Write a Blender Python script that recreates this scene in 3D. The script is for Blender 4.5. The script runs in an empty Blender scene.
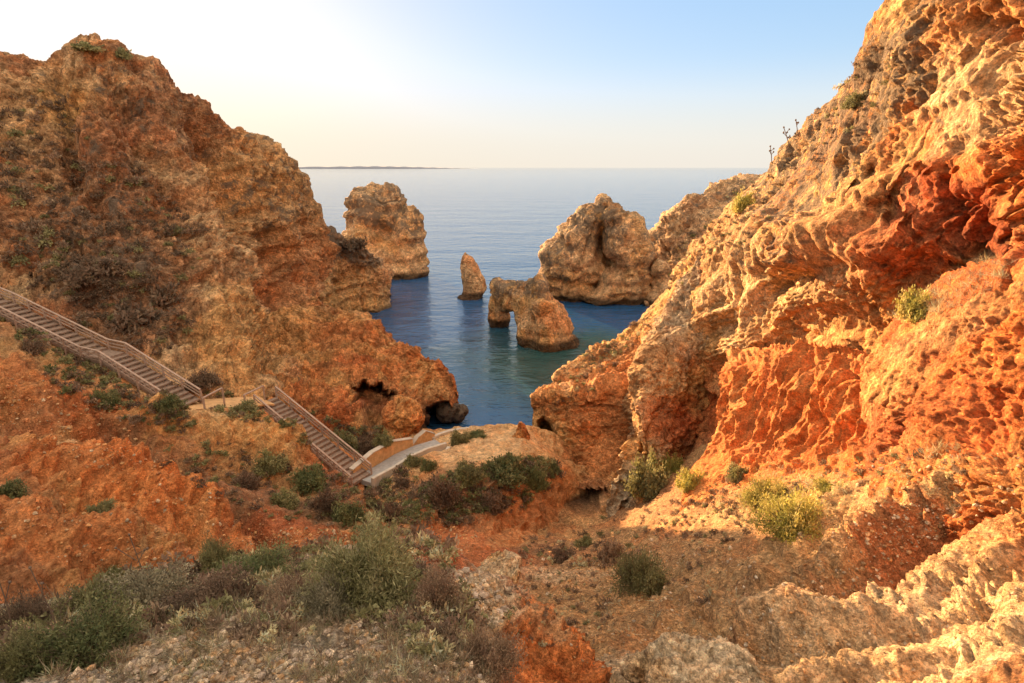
import bpy, bmesh, math, random
import numpy as np
from mathutils import Vector, Matrix
R = math.radians
rng = np.random.default_rng(7)
random.seed(7)
scene = bpy.context.scene
col = scene.collection

# ------------------------------------------------------------------ camera
W, H = 1024, 683
F = 20.0 / 36.0 * W
PITCH = R(17.0)
CZ = 25.0
cp, sp = math.cos(PITCH), math.sin(PITCH)
cam_d = bpy.data.cameras.new("camera"); cam = bpy.data.objects.new("camera", cam_d)
col.objects.link(cam); scene.camera = cam
cam.location = (0, 0, CZ); cam.rotation_euler = (R(90) - PITCH, 0, 0)
cam_d.lens = 20; cam_d.sensor_width = 36; cam_d.clip_start = 0.05; cam_d.clip_end = 200000

def ray(px, py):
    u = (px - 512.0) / F; v = (341.5 - py) / F
    return np.array([u, cp + v * sp, -sp + v * cp])
def at(px, py, Y):                     # point of the place seen at a pixel, Y metres ahead
    r = ray(px, py); return np.array([0, 0, CZ]) + r * (Y / r[1])
def atz(px, py, z):
    r = ray(px, py); return np.array([0, 0, CZ]) + r * ((z - CZ) / r[2])
def proj(P):
    x = P[:, 0]; y = P[:, 1]; z = P[:, 2] - CZ
    d = np.maximum(y * cp - z * sp, 0.05)
    return 512 + F * x / d, 341.5 - F * (y * sp + z * cp) / d

# ------------------------------------------------------------------ noise
_pr = np.random.default_rng(11)
PERM = _pr.permutation(256).astype(np.int32)
GRAD = _pr.normal(size=(256, 3)); GRAD /= np.linalg.norm(GRAD, axis=1)[:, None]
RND = _pr.random((256, 3))
def _h(i, j, k):
    return PERM[(PERM[(PERM[i & 255] + j) & 255] + k) & 255]
def perlin(P):
    I = np.floor(P).astype(np.int32); f = P - I
    w = f * f * f * (f * (f * 6 - 15) + 10)
    out = np.zeros(len(P))
    for a in (0, 1):
        wa = w[:, 0] if a else 1 - w[:, 0]
        for b in (0, 1):
            wb = w[:, 1] if b else 1 - w[:, 1]
            for c in (0, 1):
                wc = w[:, 2] if c else 1 - w[:, 2]
                g = GRAD[_h(I[:, 0] + a, I[:, 1] + b, I[:, 2] + c)]
                out += wa * wb * wc * (g[:, 0] * (f[:, 0] - a) + g[:, 1] * (f[:, 1] - b) + g[:, 2] * (f[:, 2] - c))
    return out * 1.6
def voronoi(P):
    I = np.floor(P).astype(np.int32); f = P - I
    f1 = np.full(len(P), 9.0); f2 = np.full(len(P), 9.0); idv = np.zeros(len(P), np.int32)
    for a in (-1, 0, 1):
        for b in (-1, 0, 1):
            for c in (-1, 0, 1):
                hh = _h(I[:, 0] + a, I[:, 1] + b, I[:, 2] + c)
                r = RND[hh]
                d = (a + r[:, 0] - f[:, 0]) ** 2 + (b + r[:, 1] - f[:, 1]) ** 2 + (c + r[:, 2] - f[:, 2]) ** 2
                m = d < f1
                f2 = np.where(m, f1, np.minimum(f2, d)); f1 = np.where(m, d, f1); idv = np.where(m, hh, idv)
    return np.sqrt(f1), np.sqrt(f2), RND[idv, 0]
def octs(P, L, A, n, fp, kind='f', gain=0.5, off=0.0):
    out = np.zeros(len(P))
    for i in range(n):
        lam = L / 2 ** i
        w = np.clip((lam / fp - 1.6) / 1.6, 0, 1)
        if w.max() <= 0: break
        m = w > 0
        q = perlin(P[m] / lam + off + i * 17.3)
        if kind == 'r': q = 0.5 - 2.0 * np.abs(q) ** 0.9 * 0.9          # sharp crests
        elif kind == 'b': q = 2.0 * np.abs(q) - 0.5       # rounded lumps, sharp creases
        out[m] += A * gain ** i * q * w[m]
    return out
def chunks(P, L, A, fp, off=0.0):       # blocky rock: cells of their own height with cracks between
    w = np.clip((L / fp - 2.0) / 2.0, 0, 1)
    m = w > 0
    out = np.zeros(len(P))
    if not m.any(): return out
    f1, f2, idv = voronoi(P[m] / L + off)
    out[m] = A * w[m] * ((idv - 0.5) * 0.7 - np.clip(0.16 - (f2 - f1), 0, 1) * 3.0 - 0.35 * f1)
    return out

# ------------------------------------------------------------------ colours (linear albedo)
PAL = dict(
    orange=(0.55, 0.225, 0.080), red=(0.45, 0.130, 0.045), deepred=(0.36, 0.080, 0.028), ochre=(0.64, 0.365, 0.135),
    pale=(0.68, 0.46, 0.235), cream=(0.70, 0.54, 0.33), tan=(0.48, 0.285, 0.125), brown=(0.31, 0.155, 0.075),
    vivid=(0.64, 0.215, 0.060), grey=(0.40, 0.32, 0.21), scrub=(0.20, 0.115, 0.07), sand=(0.60, 0.37, 0.165), wet=(0.05, 0.035, 0.022),
    pebble=(0.47, 0.39, 0.28), stackc=(0.62, 0.40, 0.205), green=(0.11, 0.09, 0.035))
PAL = {k: np.array(v) for k, v in PAL.items()}

def smooth01(x): x = np.clip(x, 0, 1); return x * x * (3 - 2 * x)

def resample(row, K):
    row = np.array(row, float)
    P = np.array([at(*r) if len(r) == 3 else r for r in row])
    s = np.r_[0, np.cumsum(np.hypot(*(np.diff(row[:, :2], axis=0).T)) + 1e-6)]; s /= s[-1]
    u = np.linspace(0, 1, K)
    m = np.gradient(P, s, axis=0)
    i = np.clip(np.searchsorted(s, u, side='right') - 1, 0, len(s) - 2)
    h = (s[i + 1] - s[i]); t = (u - s[i]) / h
    t = t[:, None]; h = h[:, None]
    m0 = m[i] * h; m1 = m[i + 1] * h
    return (2*t**3 - 3*t**2 + 1) * P[i] + (t**3 - 2*t**2 + t) * m0 + (-2*t**3 + 3*t**2) * P[i+1] + (t**3 - t**2) * m1

def catrow(rows, NV):                   # rows: list of K x 3, spline across them
    A = np.array(rows); n = len(A)
    d = np.linalg.norm(np.diff(A, axis=0), axis=2)
    L = np.median(d, axis=1)
    # share of dense rows given by the size in the picture
    pxs = []
    for i in range(n - 1):
        a = np.array(proj(A[i])).T; b = np.array(proj(A[i + 1])).T
        pxs.append(min(max(np.median(np.hypot(*(b - a).T)), 12), 260))
    pxs = np.array(pxs, float)
    s = np.r_[0.0, np.cumsum(pxs)]; s = s / s[-1]
    v = np.linspace(0, 1, NV)
    i = np.clip(np.searchsorted(s, v, side='right') - 1, 0, n - 2)
    t = ((v - s[i]) / (s[i + 1] - s[i]))[:, None, None]
    g = np.zeros_like(A); k = s[:, None, None]
    g[1:-1] = (A[2:] - A[:-2]) / (k[2:] - k[:-2]); g[0] = (A[1] - A[0]) / (k[1] - k[0]); g[-1] = (A[-1] - A[-2]) / (k[-1] - k[-2])
    h = (s[i + 1] - s[i])[:, None, None]
    m0 = g[i] * h; m1 = g[i + 1] * h
    return (2*t**3 - 3*t**2 + 1) * A[i] + (t**3 - 2*t**2 + t) * m0 + (-2*t**3 + 3*t**2) * A[i+1] + (t**3 - t**2) * m1

def grid_normals(G, wrap=False):
    if wrap:
        du = np.roll(G, -1, 1) - np.roll(G, 1, 1)
    else:
        du = np.gradient(G, axis=1)
    dv = np.gradient(G, axis=0)
    N = np.cross(du, dv); N /= np.maximum(np.linalg.norm(N, axis=2, keepdims=True), 1e-9)
    return N

def back(row, *steps):                  # rows hidden behind a crest: (metres further, metres lower, metres sideways)
    base = resample(row, K); out = []
    for st in steps:
        p = base.copy(); p[:, 0] *= (base[:, 1] + st[0]) / base[:, 1]; p[:, 1] += st[0]; p[:, 2] += (base[:, 2] - CZ) * st[0] / base[:, 1] - st[1]
        if len(st) > 2: p[:, 0] += st[2]
        out.append(p)
    return out
K = 120

def mesh_from(name, V, faces4, mat, tint=None, crust=None, parent=None, smooth=True):
    me = bpy.data.meshes.new(name)
    nf = len(faces4); k = faces4.shape[1]
    me.vertices.add(len(V)); me.vertices.foreach_set("co", np.ascontiguousarray(V, np.float32).ravel())
    me.loops.add(nf * k); me.polygons.add(nf)
    me.loops.foreach_set("vertex_index", np.ascontiguousarray(faces4, np.int32).ravel())
    me.polygons.foreach_set("loop_start", np.arange(0, nf * k, k, dtype=np.int32))
    me.polygons.foreach_set("loop_total", np.full(nf, k, np.int32))
    me.polygons.foreach_set("use_smooth", np.full(nf, smooth, bool))
    if tint is not None:
        at_ = me.attributes.new("tint", 'FLOAT_COLOR', 'POINT')
        c = np.ones((len(V), 4), np.float32); c[:, :3] = tint; c[:, 3] = 0 if crust is None else crust
        at_.data.foreach_set("color", c.ravel())
    me.update(calc_edges=True); me.validate()
    me.materials.append(mat)
    o = bpy.data.objects.new(name, me); col.objects.link(o)
    if parent is not None: o.parent = parent
    return o

def grid_faces(NV, NU, wrap=False):
    idx = np.arange(NV * NU).reshape(NV, NU)
    if wrap:
        a = idx[:-1]; b = np.roll(idx, -1, 1)[:-1]; c = np.roll(idx, -1, 1)[1:]; d = idx[1:]
    else:
        a = idx[:-1, :-1]; b = idx[:-1, 1:]; c = idx[1:, 1:]; d = idx[1:, :-1]
    return np.stack([a.ravel(), d.ravel(), c.ravel(), b.ravel()], 1)

def stamp_w(px, py, P, st, soft=0.35):
    """weight of an elliptical region, its edge broken up by noise of the rock itself"""
    x, y, rx, ry, ang = st
    c, s = math.cos(R(ang)), math.sin(R(ang))
    dx = px - x; dy = py - y
    a = (dx * c + dy * s) / rx; b = (-dx * s + dy * c) / ry
    r = np.sqrt(a * a + b * b)
    near = r < 2.2
    w = np.zeros(len(px))
    if near.any():
        Q = P[near]; sc = max(np.median(Q[:, 1]) * 0.06, 0.25)
        n = perlin(Q / sc + 3.1) * 0.35 + perlin(Q / (sc * 0.3) + 9.7) * 0.25
        w[near] = smooth01((1.0 + soft - (r[near] + n)) / (2 * soft))
    return w

CORR = []      # (A, B, half width, clearance): ground cut back under stairs and ramps
def carve(P):
    for A, B, hw, clr in CORR:
        ab = (B - A)[:2]; L2 = ab @ ab
        t = np.clip(((P[:, :2] - A[:2]) @ ab) / L2, 0, 1)
        d = np.linalg.norm(P[:, :2] - (A[:2] + t[:, None] * ab), axis=1)
        zl = A[2] + t * (B[2] - A[2]) - clr
        wgt = smooth01((hw + 1.0 - d) / 1.0)
        hi = np.minimum(P[:, 2], zl + np.maximum(d - hw, 0) * 1.6)
        P[:, 2] += (hi - P[:, 2]) * (wgt > 0)
    return P
def cliff_disp(P, fp, N, Y, o):
    k = o.get('k', 1.0)
    steep = 1 - np.abs(N[:, 2]) * 0.6
    Q = P * np.array([1, 1, o.get('vert', 0.55)])
    wr = np.stack([perlin(P / (5 * k) + 4.2), perlin(P / (5 * k) + 14.2), perlin(P / (5 * k) + 24.2)], 1) * 1.2 * k
    fw = np.stack([octs(P, 0.9 * k, 0.5 * k, 3, fp, 'f', 0.55, q) for q in (3.0, 43.0, 83.0)], 1)
    rough = smooth01(0.5 + o.get('patchy', 1.3) * octs(P, 7 * k, 1.0, 2, fp, 'f', 0.5, 61))          # rugged here, washed smooth there
    d = octs(Q + wr, 9 * k, 0.95 * k, 3, fp, 'f', 0.55)
    tn = octs(Q + wr + fw, 6.0 * k, 1.0, 5, fp, 'f', 0.55, 71) * 3.2                 # broken faces with sharp scarps
    d += (np.floor(tn) + smooth01((tn - np.floor(tn)) * 2.6 - 0.8)) * 0.36 * k * o.get('scarp', 1.0)
    d += octs(Q + wr, 3.4 * k, 0.40 * k, 7, fp, 'r', 0.56, 5.0) * (0.5 + 0.7 * rough) * o.get('ridge', 1.0)
    d += chunks(P * np.array([1, 1, 1.3]) + wr * 0.5 + fw, 1.7 * k, 0.30 * k, fp) * (0.2 + rough)
    d += chunks(P * np.array([1, 1, 1.5]) + wr * 0.3 + fw * 0.5, 0.6 * k, 0.17 * k, fp, 7.0) * (0.3 + rough)
    d += octs(P + fw * 0.4, 0.8 * k, 0.22 * k, 5, fp, 'r', 0.68, 2.0) * (0.25 + 0.95 * rough)
    Qc = P * np.array([1, 1, 0.35]) + wr + fw * 0.6                                   # cracks and runnels
    for Lc, Ac, wc in ((4.5 * k, 0.85 * k, 0.045), (1.9 * k, 0.40 * k, 0.06)):
        c_ = perlin(Qc / Lc + 91); gate = smooth01(0.4 + 2.5 * perlin(P / (Lc * 1.6) + 37))
        d -= Ac * gate * np.exp(-(c_ / np.maximum(wc, 0.8 * fp / Lc)) ** 2)
    zz = P[:, 2] + octs(P, 8, 1.2, 2, fp) + P[:, 0] * o.get('dip', 0.0) + P[:, 1] * o.get('dipy', 0.0) + 0.25 * fw[:, 0]
    bz = np.stack([zz * 0 + 3.3, zz * 0 + 1.7, zz], 1)
    b1 = perlin(bz / (1.6 * k)) * 3; b2 = perlin(bz / (0.55 * k) + 5) * 2
    bed = 0.30 * (np.floor(b1) + smooth01((b1 - np.floor(b1)) * 3 - 1)) + 0.16 * b2
    d += o.get('strata', 1.0) * steep * bed * k * (0.4 + 0.8 * rough)
    return d * o.get('amp', 1.0)
def soil_disp(P, fp, N, Y, o):
    k = o.get('k', 1.0)
    fl = o.get('flute')
    wr = np.stack([perlin(P / (3 * k) + 4.2), perlin(P / (3 * k) + 14.2), perlin(P / (3 * k) + 24.2)], 1) * 0.7 * k
    d = octs(P + wr, 5 * k, 0.30 * k, 4, fp, 'f', 0.5)
    d += octs(P + wr, 2.2 * k, 0.20 * k, 5, fp, 'b', 0.55, 3.0) * o.get('lump', 1.0)
    d += octs(P, 0.45 * k, 0.055 * k, 5, fp, 'b', 0.62, 3.0) * o.get('fine', 1.0)
    d += chunks(P + wr * 0.3, 0.6 * k, 0.10 * k, fp, 2.0) * o.get('chunk', 0.6)
    return d * o.get('amp', 1.0)

def patch(name, rows, NU, NV, mat, base, stamps=(), caves=(), disp=cliff_disp, dopt=None, crust=0.0, crusts=(), mixes=(), bumps=(), flutes=(), mindist=None):
    """a landform: polylines lofted into a dense sheet, roughened along its normals"""
    dopt = dopt or {}
    RR = [resample(r, K) if not (isinstance(r, np.ndarray) and len(r) == K) else r for r in rows]
    for side, vecs in (dopt or {}).get('ext', ()):          # carry the land on past the edges of the view
        for q, r in enumerate(RR):
            e = r[-1] if side > 0 else r[0]
            pts_ = np.array([e] + [e + np.array(v) for v in vecs]); tt = np.linspace(0, len(vecs), 12 * len(vecs) + 1)[1:]
            add = np.stack([np.interp(tt, np.arange(len(pts_)), pts_[:, c]) for c in range(3)], 1)
            RR[q] = np.concatenate([r, add]) if side > 0 else np.concatenate([add[::-1], r])
    KK = len(RR[0]); NU = int(NU * KK / K)
    G = catrow(RR, NV)
    uu = np.linspace(0, KK - 1, NU); i = np.minimum(uu.astype(int), KK - 2); t = (uu - i)[None, :, None]
    G = G[:, i] * (1 - t) + G[:, i + 1] * t
    N = grid_normals(G)
    flip = np.sum(N * (np.array([0, 0, CZ + 30]) - G), axis=2).mean() < 0
    if flip: N = -N
    P = G.reshape(-1, 3); Nn = N.reshape(-1, 3)
    Y = np.maximum(np.linalg.norm(P - np.array([0, 0, CZ]), axis=1), 1.5)
    fp = Y / F * 1.4
    px, py = proj(P)
    d = disp(P, fp, Nn, Y, dopt)
    for (st, L, A, vs, kind) in flutes:
        w = stamp_w(px, py, P, st, 0.3)
        if isinstance(vs, tuple):        # ribs running along a compass direction
            ux, uy, stz = vs; un = math.hypot(ux, uy); al = (P[:, 0] * ux + P[:, 1] * uy) / un; pe = (-P[:, 0] * uy + P[:, 1] * ux) / un
            Q = np.stack([al / stz, pe, P[:, 2]], 1)
        else: Q = P * np.array([1, 1, vs])
        Q = Q + 0.25 * L * np.stack([perlin(P / L), perlin(P / L + 9), 0 * px], 1)
        d += w * octs(Q, L, A, 4, fp, kind, 0.5)
    for (st, A) in bumps: d += A * stamp_w(px, py, P, st, 0.5)
    damp = dopt.get('calm')
    P2 = P + Nn * d[:, None]
    P2 += np.stack([octs(P, 1.6, 0.16, 3, fp, 'f', 0.5, 31), octs(P, 1.6, 0.16, 3, fp, 'f', 0.5, 57), np.zeros(len(P))], 1) * dopt.get('amp', 1.0)
    for (st, depth, dirn) in caves:
        w = stamp_w(px, py, P, st, 0.16)
        dv = np.array(dirn, float); dv /= np.linalg.norm(dv)
        P2 += (w * depth)[:, None] * dv
    if dopt.get('carve'): P2 = carve(P2)
    # colour of the ground itself
    T = np.tile(PAL[base], (len(P), 1)).astype(float)
    for (cname, L, thr, gain, st) in mixes:
        n = octs(P * np.array([1, 1, dopt.get('cvert', 1.0)]), L, 1.0, 4, fp, 'f', 0.55, len(cname) * 3.7 + thr)
        w = smooth01((n - thr) * 2.2 + 0.5) * gain
        T += (PAL[cname] - T) * w[:, None]
    cr = np.full(len(P), float(crust))
    for (st, cname, g) in stamps:
        w = stamp_w(px, py, P, st) * g
        T += (PAL[cname] - T) * w[:, None]
    for (st, g) in crusts:
        w = stamp_w(px, py, P, st, 0.5); cr += (g - cr) * w
    wet = smooth01((0.9 - P2[:, 2]) / 0.8) * dopt.get('tide', 1.0)
    T += (PAL['wet'] - T) * (wet * 0.85)[:, None]
    f = grid_faces(NV, NU)
    if not flip: f = f[:, ::-1] if False else f
    o = mesh_from(name, P2, f, mat, T, cr)
    return o
# ------------------------------------------------------------------ materials
def nodes(name):
    m = bpy.data.materials.new(name); m.use_nodes = True
    nt = m.node_tree; nt.nodes.clear()
    out = nt.nodes.new('ShaderNodeOutputMaterial'); bs = nt.nodes.new('ShaderNodeBsdfPrincipled')
    nt.links.new(bs.outputs[0], out.inputs[0])
    return m, nt, bs
def N_(nt, kind, **kw):
    n = nt.nodes.new(kind)
    for k, v in kw.items():
        if k.startswith('i_'): n.inputs[k[2:].replace('_', ' ')].default_value = v
        else: setattr(n, k, v)
    return n
def noise_(nt, vec, scale, detail=6, rough=0.6, dist=0.0):
    n = N_(nt, 'ShaderNodeTexNoise'); n.inputs['Scale'].default_value = scale; n.inputs['Detail'].default_value = detail
    n.inputs['Roughness'].default_value = rough; n.inputs['Distortion'].default_value = dist
    nt.links.new(vec, n.inputs['Vector']); return n
def mrange(nt, val, a, b, c, d, smooth=False):
    n = N_(nt, 'ShaderNodeMapRange'); n.interpolation_type = 'SMOOTHSTEP' if smooth else 'LINEAR'
    for i, x in zip((1, 2, 3, 4), (a, b, c, d)): n.inputs[i].default_value = x
    nt.links.new(val, n.inputs[0]); return n.outputs[0]
def mixc(nt, fac, a, b, mode='MIX'):
    n = N_(nt, 'ShaderNodeMix', data_type='RGBA', blend_type=mode)
    if isinstance(fac, (int, float)): n.inputs[0].default_value = fac
    else: nt.links.new(fac, n.inputs[0])
    for s, x in ((6, a), (7, b)):
        if isinstance(x, tuple): n.inputs[s].default_value = x + (1,)
        else: nt.links.new(x, n.inputs[s])
    return n.outputs[2]
def math_(nt, op, a, b):
    n = N_(nt, 'ShaderNodeMath', operation=op)
    for i, x in enumerate((a, b)):
        if isinstance(x, (int, float)): n.inputs[i].default_value = x
        else: nt.links.new(x, n.inputs[i])
    return n.outputs[0]

def rock_material(name, scale=1.0, bump=0.25, cell=1.0, crustc=(0.17, 0.13, 0.09), flat=None):
    """weathered calcarenite: the tint of the place, mottled at several sizes, with dark crusts where the rock carries them"""
    m, nt, bs = nodes(name)
    tc = N_(nt, 'ShaderNodeTexCoord').outputs['Object']
    if flat: colr = mixc(nt, 0.0, flat, flat)
    else:
        a = N_(nt, 'ShaderNodeAttribute', attribute_name='tint'); colr = a.outputs['Color']
    n1 = noise_(nt, tc, 0.35 * scale, 5, 0.6, 0.6); n2 = noise_(nt, tc, 2.2 * scale, 7, 0.68, 0.4); n3 = noise_(nt, tc, 13 * scale, 6, 0.7)
    v1 = mrange(nt, n1.outputs[0], 0.3, 0.7, 0.78, 1.2); v2 = mrange(nt, n2.outputs[0], 0.32, 0.68, 0.55, 1.45); v3 = mrange(nt, n3.outputs[0], 0.3, 0.7, 0.55, 1.45)
    # the grains and cobbles the rock is made of, each of its own shade
    wp = N_(nt, 'ShaderNodeVectorMath', operation='SCALE'); nt.links.new(n3.outputs['Color'], wp.inputs[0]); wp.inputs['Scale'].default_value = 0.22 / scale
    wq = N_(nt, 'ShaderNodeVectorMath', operation='ADD'); nt.links.new(tc, wq.inputs[0]); nt.links.new(wp.outputs[0], wq.inputs[1])
    v = math_(nt, 'MULTIPLY', math_(nt, 'MULTIPLY', v1, v2), v3); cells = []
    for sc_, lo_, hi_ in ((2.6, 0.74, 1.26), (7.5, 0.70, 1.30)):
        vc = N_(nt, 'ShaderNodeTexVoronoi', feature='F1'); vc.inputs['Scale'].default_value = sc_ * scale; nt.links.new(wq.outputs[0], vc.inputs['Vector'])
        sr = N_(nt, 'ShaderNodeSeparateColor'); nt.links.new(vc.outputs['Color'], sr.inputs[0])
        v = math_(nt, 'MULTIPLY', v, mrange(nt, sr.outputs[0], 0, 1, 1 + (lo_ - 1) * cell, 1 + (hi_ - 1) * cell)); cells.append(sr.outputs[1]); cells.append(vc.outputs['Distance'])
    c = N_(nt, 'ShaderNodeVectorMath', operation='SCALE'); nt.links.new(colr, c.inputs[0]); nt.links.new(v, c.inputs['Scale'])
    # hue wanders between rust and straw
    n4 = noise_(nt, tc, 0.9 * scale, 6, 0.65, 0.8)
    c2 = mixc(nt, mrange(nt, n4.outputs[0], 0.35, 0.7, 0.0, 0.75, True), c.outputs[0], (1.06, 0.85, 0.70), 'MULTIPLY')
    n5 = noise_(nt, tc, 1.7 * scale, 6, 0.65, 0.3)
    c3 = mixc(nt, mrange(nt, n5.outputs[0], 0.55, 0.75, 0.0, 0.6, True), c2, (1.12, 1.12, 1.15), 'MULTIPLY')
    # crust
    n6 = noise_(nt, tc, 1.1 * scale, 9, 0.72, 0.5)
    al = a.outputs['Alpha'] if not flat else None
    if al is not None:
        th = math_(nt, 'ADD', math_(nt, 'MULTIPLY', al, 0.55), n6.outputs[0])
        c3 = mixc(nt, mrange(nt, th, 0.68, 0.80, 0.0, 0.85, True), c3, crustc)
    nt.links.new(c3, bs.inputs['Base Color'])
    bs.inputs['Roughness'].default_value = 0.93; bs.inputs['Specular IOR Level'].default_value = 0.15
    b = N_(nt, 'ShaderNodeBump'); b.inputs['Strength'].default_value = 0.9; b.inputs['Distance'].default_value = 1.7 * bump / scale
    vor = N_(nt, 'ShaderNodeTexVoronoi', feature='F1'); vor.inputs['Scale'].default_value = 4.5 * scale; nt.links.new(tc, vor.inputs['Vector'])
    h = math_(nt, 'ADD', math_(nt, 'ADD', math_(nt, 'ADD', n2.outputs[0], math_(nt, 'ADD', math_(nt, 'MULTIPLY', cells[0], 0.25), math_(nt, 'MULTIPLY', cells[3], -0.35))), math_(nt, 'MULTIPLY', n3.outputs[0], 0.35)), math_(nt, 'MULTIPLY', vor.outputs['Distance'], -0.25))
    nt.links.new(h, b.inputs['Height']); nt.links.new(b.outputs[0], bs.inputs['Normal'])
    return m
M_far = rock_material('weathered_cliff_rock', 0.6, 0.28)
M_mid = rock_material('cliff_rock', 1.1, 0.22)
M_near = rock_material('near_earth', 3.2, 0.30, 1.2)
M_soil = rock_material('red_soil', 1.3, 0.20, 0.45)

def flatmat(name, c, rough=0.85, var=0.25, sc=8.0, bump=0.0, aniso=None, spec=0.2):
    m, nt, bs = nodes(name)
    tc = N_(nt, 'ShaderNodeTexCoord').outputs['Object']
    if aniso:
        mp = N_(nt, 'ShaderNodeMapping'); mp.inputs['Scale'].default_value = aniso; nt.links.new(tc, mp.inputs[0]); tc = mp.outputs[0]
    n = noise_(nt, tc, sc, 6, 0.65)
    v = mrange(nt, n.outputs[0], 0.3, 0.7, 1 - var, 1 + var)
    s = N_(nt, 'ShaderNodeVectorMath', operation='SCALE'); s.inputs[0].default_value = c; nt.links.new(v, s.inputs['Scale'])
    nt.links.new(s.outputs[0], bs.inputs['Base Color']); bs.inputs['Roughness'].default_value = rough; bs.inputs['Specular IOR Level'].default_value = spec
    if bump:
        b = N_(nt, 'ShaderNodeBump'); b.inputs['Distance'].default_value = bump; nt.links.new(n.outputs[0], b.inputs['Height']); nt.links.new(b.outputs[0], bs.inputs['Normal'])
    return m

def leaf_material(name):
    m, nt, bs = nodes(name)
    a = N_(nt, 'ShaderNodeAttribute', attribute_name='tint')
    oi = N_(nt, 'ShaderNodeObjectInfo')
    v = mrange(nt, oi.outputs['Random'], 0, 1, 0.85, 1.15)
    s = N_(nt, 'ShaderNodeVectorMath', operation='SCALE'); nt.links.new(a.outputs['Color'], s.inputs[0]); nt.links.new(v, s.inputs['Scale'])
    nt.links.new(s.outputs[0], bs.inputs['Base Color']); bs.inputs['Roughness'].default_value = 0.7; bs.inputs['Specular IOR Level'].default_value = 0.2
    tr = N_(nt, 'ShaderNodeBsdfTranslucent'); nt.links.new(s.outputs[0], tr.inputs['Color'])
    mx = N_(nt, 'ShaderNodeMixShader'); mx.inputs[0].default_value = 0.3
    out = [n for n in nt.nodes if n.type == 'OUTPUT_MATERIAL'][0]
    nt.links.new(bs.outputs[0], mx.inputs[1]); nt.links.new(tr.outputs[0], mx.inputs[2]); nt.links.new(mx.outputs[0], out.inputs[0])
    return m
M_leaf = leaf_material('shrub_leaves')
M_twig = flatmat('twig_bark', (0.16, 0.11, 0.075), 0.9, 0.3, 20)
M_wood = flatmat('weathered_timber', (0.22, 0.15, 0.105), 0.85, 0.35, 6, 0.004, (1, 1, 1))
M_rail = flatmat('sun_bleached_handrail', (0.34, 0.235, 0.17), 0.8, 0.25, 6, 0.003)
M_conc = flatmat('pale_concrete', (0.46, 0.39, 0.30), 0.85, 0.18, 3, 0.01)
M_grey = flatmat('grey_ramp_surface', (0.30, 0.28, 0.25), 0.85, 0.2, 4, 0.01)
M_plast = flatmat('ochre_rendered_wall', (0.52, 0.30, 0.13), 0.9, 0.3, 3, 0.03)

# ------------------------------------------------------------------ sun and sky
SUN_EL, SUN_AZ = R(8.3), R(-29.3)       # azimuth from +Y towards +X
w = bpy.data.worlds.new("World"); scene.world = w; w.use_nodes = True
nt = w.node_tree; bg = nt.nodes['Background']
sky = nt.nodes.new('ShaderNodeTexSky'); sky.sky_type = 'NISHITA'; sky.sun_disc = False
sky.sun_elevation = SUN_EL; sky.sun_rotation = SUN_AZ
sky.altitude = 20; sky.air_density = 1.0; sky.dust_density = 0.6; sky.ozone_density = 2.5
gm = nt.nodes.new('ShaderNodeGamma'); gm.inputs[1].default_value = 0.22      # evens out the glare round the low sun
hs = nt.nodes.new('ShaderNodeHueSaturation'); hs.inputs['Saturation'].default_value = 2.8
nt.links.new(sky.outputs[0], gm.inputs[0])
nt.links.new(gm.outputs[0], hs.inputs['Color'])
tn = nt.nodes.new('ShaderNodeMix'); tn.data_type = 'RGBA'; tn.blend_type = 'MULTIPLY'; tn.inputs[0].default_value = 1.0
nt.links.new(hs.outputs[0], tn.inputs[6]); tn.inputs[7].default_value = (0.71, 0.70, 0.80, 1)
# unseen warm fill added overhead and inland to lift shade, clear sky seaward
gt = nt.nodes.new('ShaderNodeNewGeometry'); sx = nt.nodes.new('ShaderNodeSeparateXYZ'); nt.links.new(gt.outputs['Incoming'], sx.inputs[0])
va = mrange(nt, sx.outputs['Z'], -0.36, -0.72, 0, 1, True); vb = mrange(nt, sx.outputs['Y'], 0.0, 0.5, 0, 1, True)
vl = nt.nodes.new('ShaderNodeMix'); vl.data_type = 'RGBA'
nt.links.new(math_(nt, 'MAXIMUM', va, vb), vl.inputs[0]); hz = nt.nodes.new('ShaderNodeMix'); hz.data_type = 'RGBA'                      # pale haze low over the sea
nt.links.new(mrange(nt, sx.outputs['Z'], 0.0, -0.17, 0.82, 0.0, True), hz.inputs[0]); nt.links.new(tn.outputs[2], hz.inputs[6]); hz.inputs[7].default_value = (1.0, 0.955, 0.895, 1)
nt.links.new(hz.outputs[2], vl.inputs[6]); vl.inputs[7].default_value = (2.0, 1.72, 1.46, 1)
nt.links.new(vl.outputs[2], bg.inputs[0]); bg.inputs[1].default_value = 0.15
sd = bpy.data.lights.new("sun", 'SUN'); sun = bpy.data.objects.new("sun", sd); col.objects.link(sun)
sd.energy = 3.6; sd.angle = R(0.5); sd.color = (1.0, 0.65, 0.34)
dirv = Vector((math.sin(SUN_AZ) * math.cos(SUN_EL), math.cos(SUN_AZ) * math.cos(SUN_EL), math.sin(SUN_EL)))
sun.rotation_euler = dirv.to_track_quat('Z', 'Y').to_euler()
sun.location = (-40, 60, 60)
vs = scene.view_settings
scene.display_settings.display_device = 'sRGB'
vs.view_transform = 'Standard'; vs.look = 'None'; vs.gamma = 1.0; vs.use_curve_mapping = False
vs.exposure = 2.6
scene.cycles.max_bounces = 6; scene.cycles.diffuse_bounces = 5; scene.cycles.glossy_bounces = 2
scene.cycles.transparent_max_bounces = 4
scene.cycles.use_denoising = True

def tag(o, label=None, cat=None, group=None, kind=None):
    if label: o['label'] = label
    if cat: o['category'] = cat
    if group: o['group'] = group
    if kind: o['kind'] = kind
    return o

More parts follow.
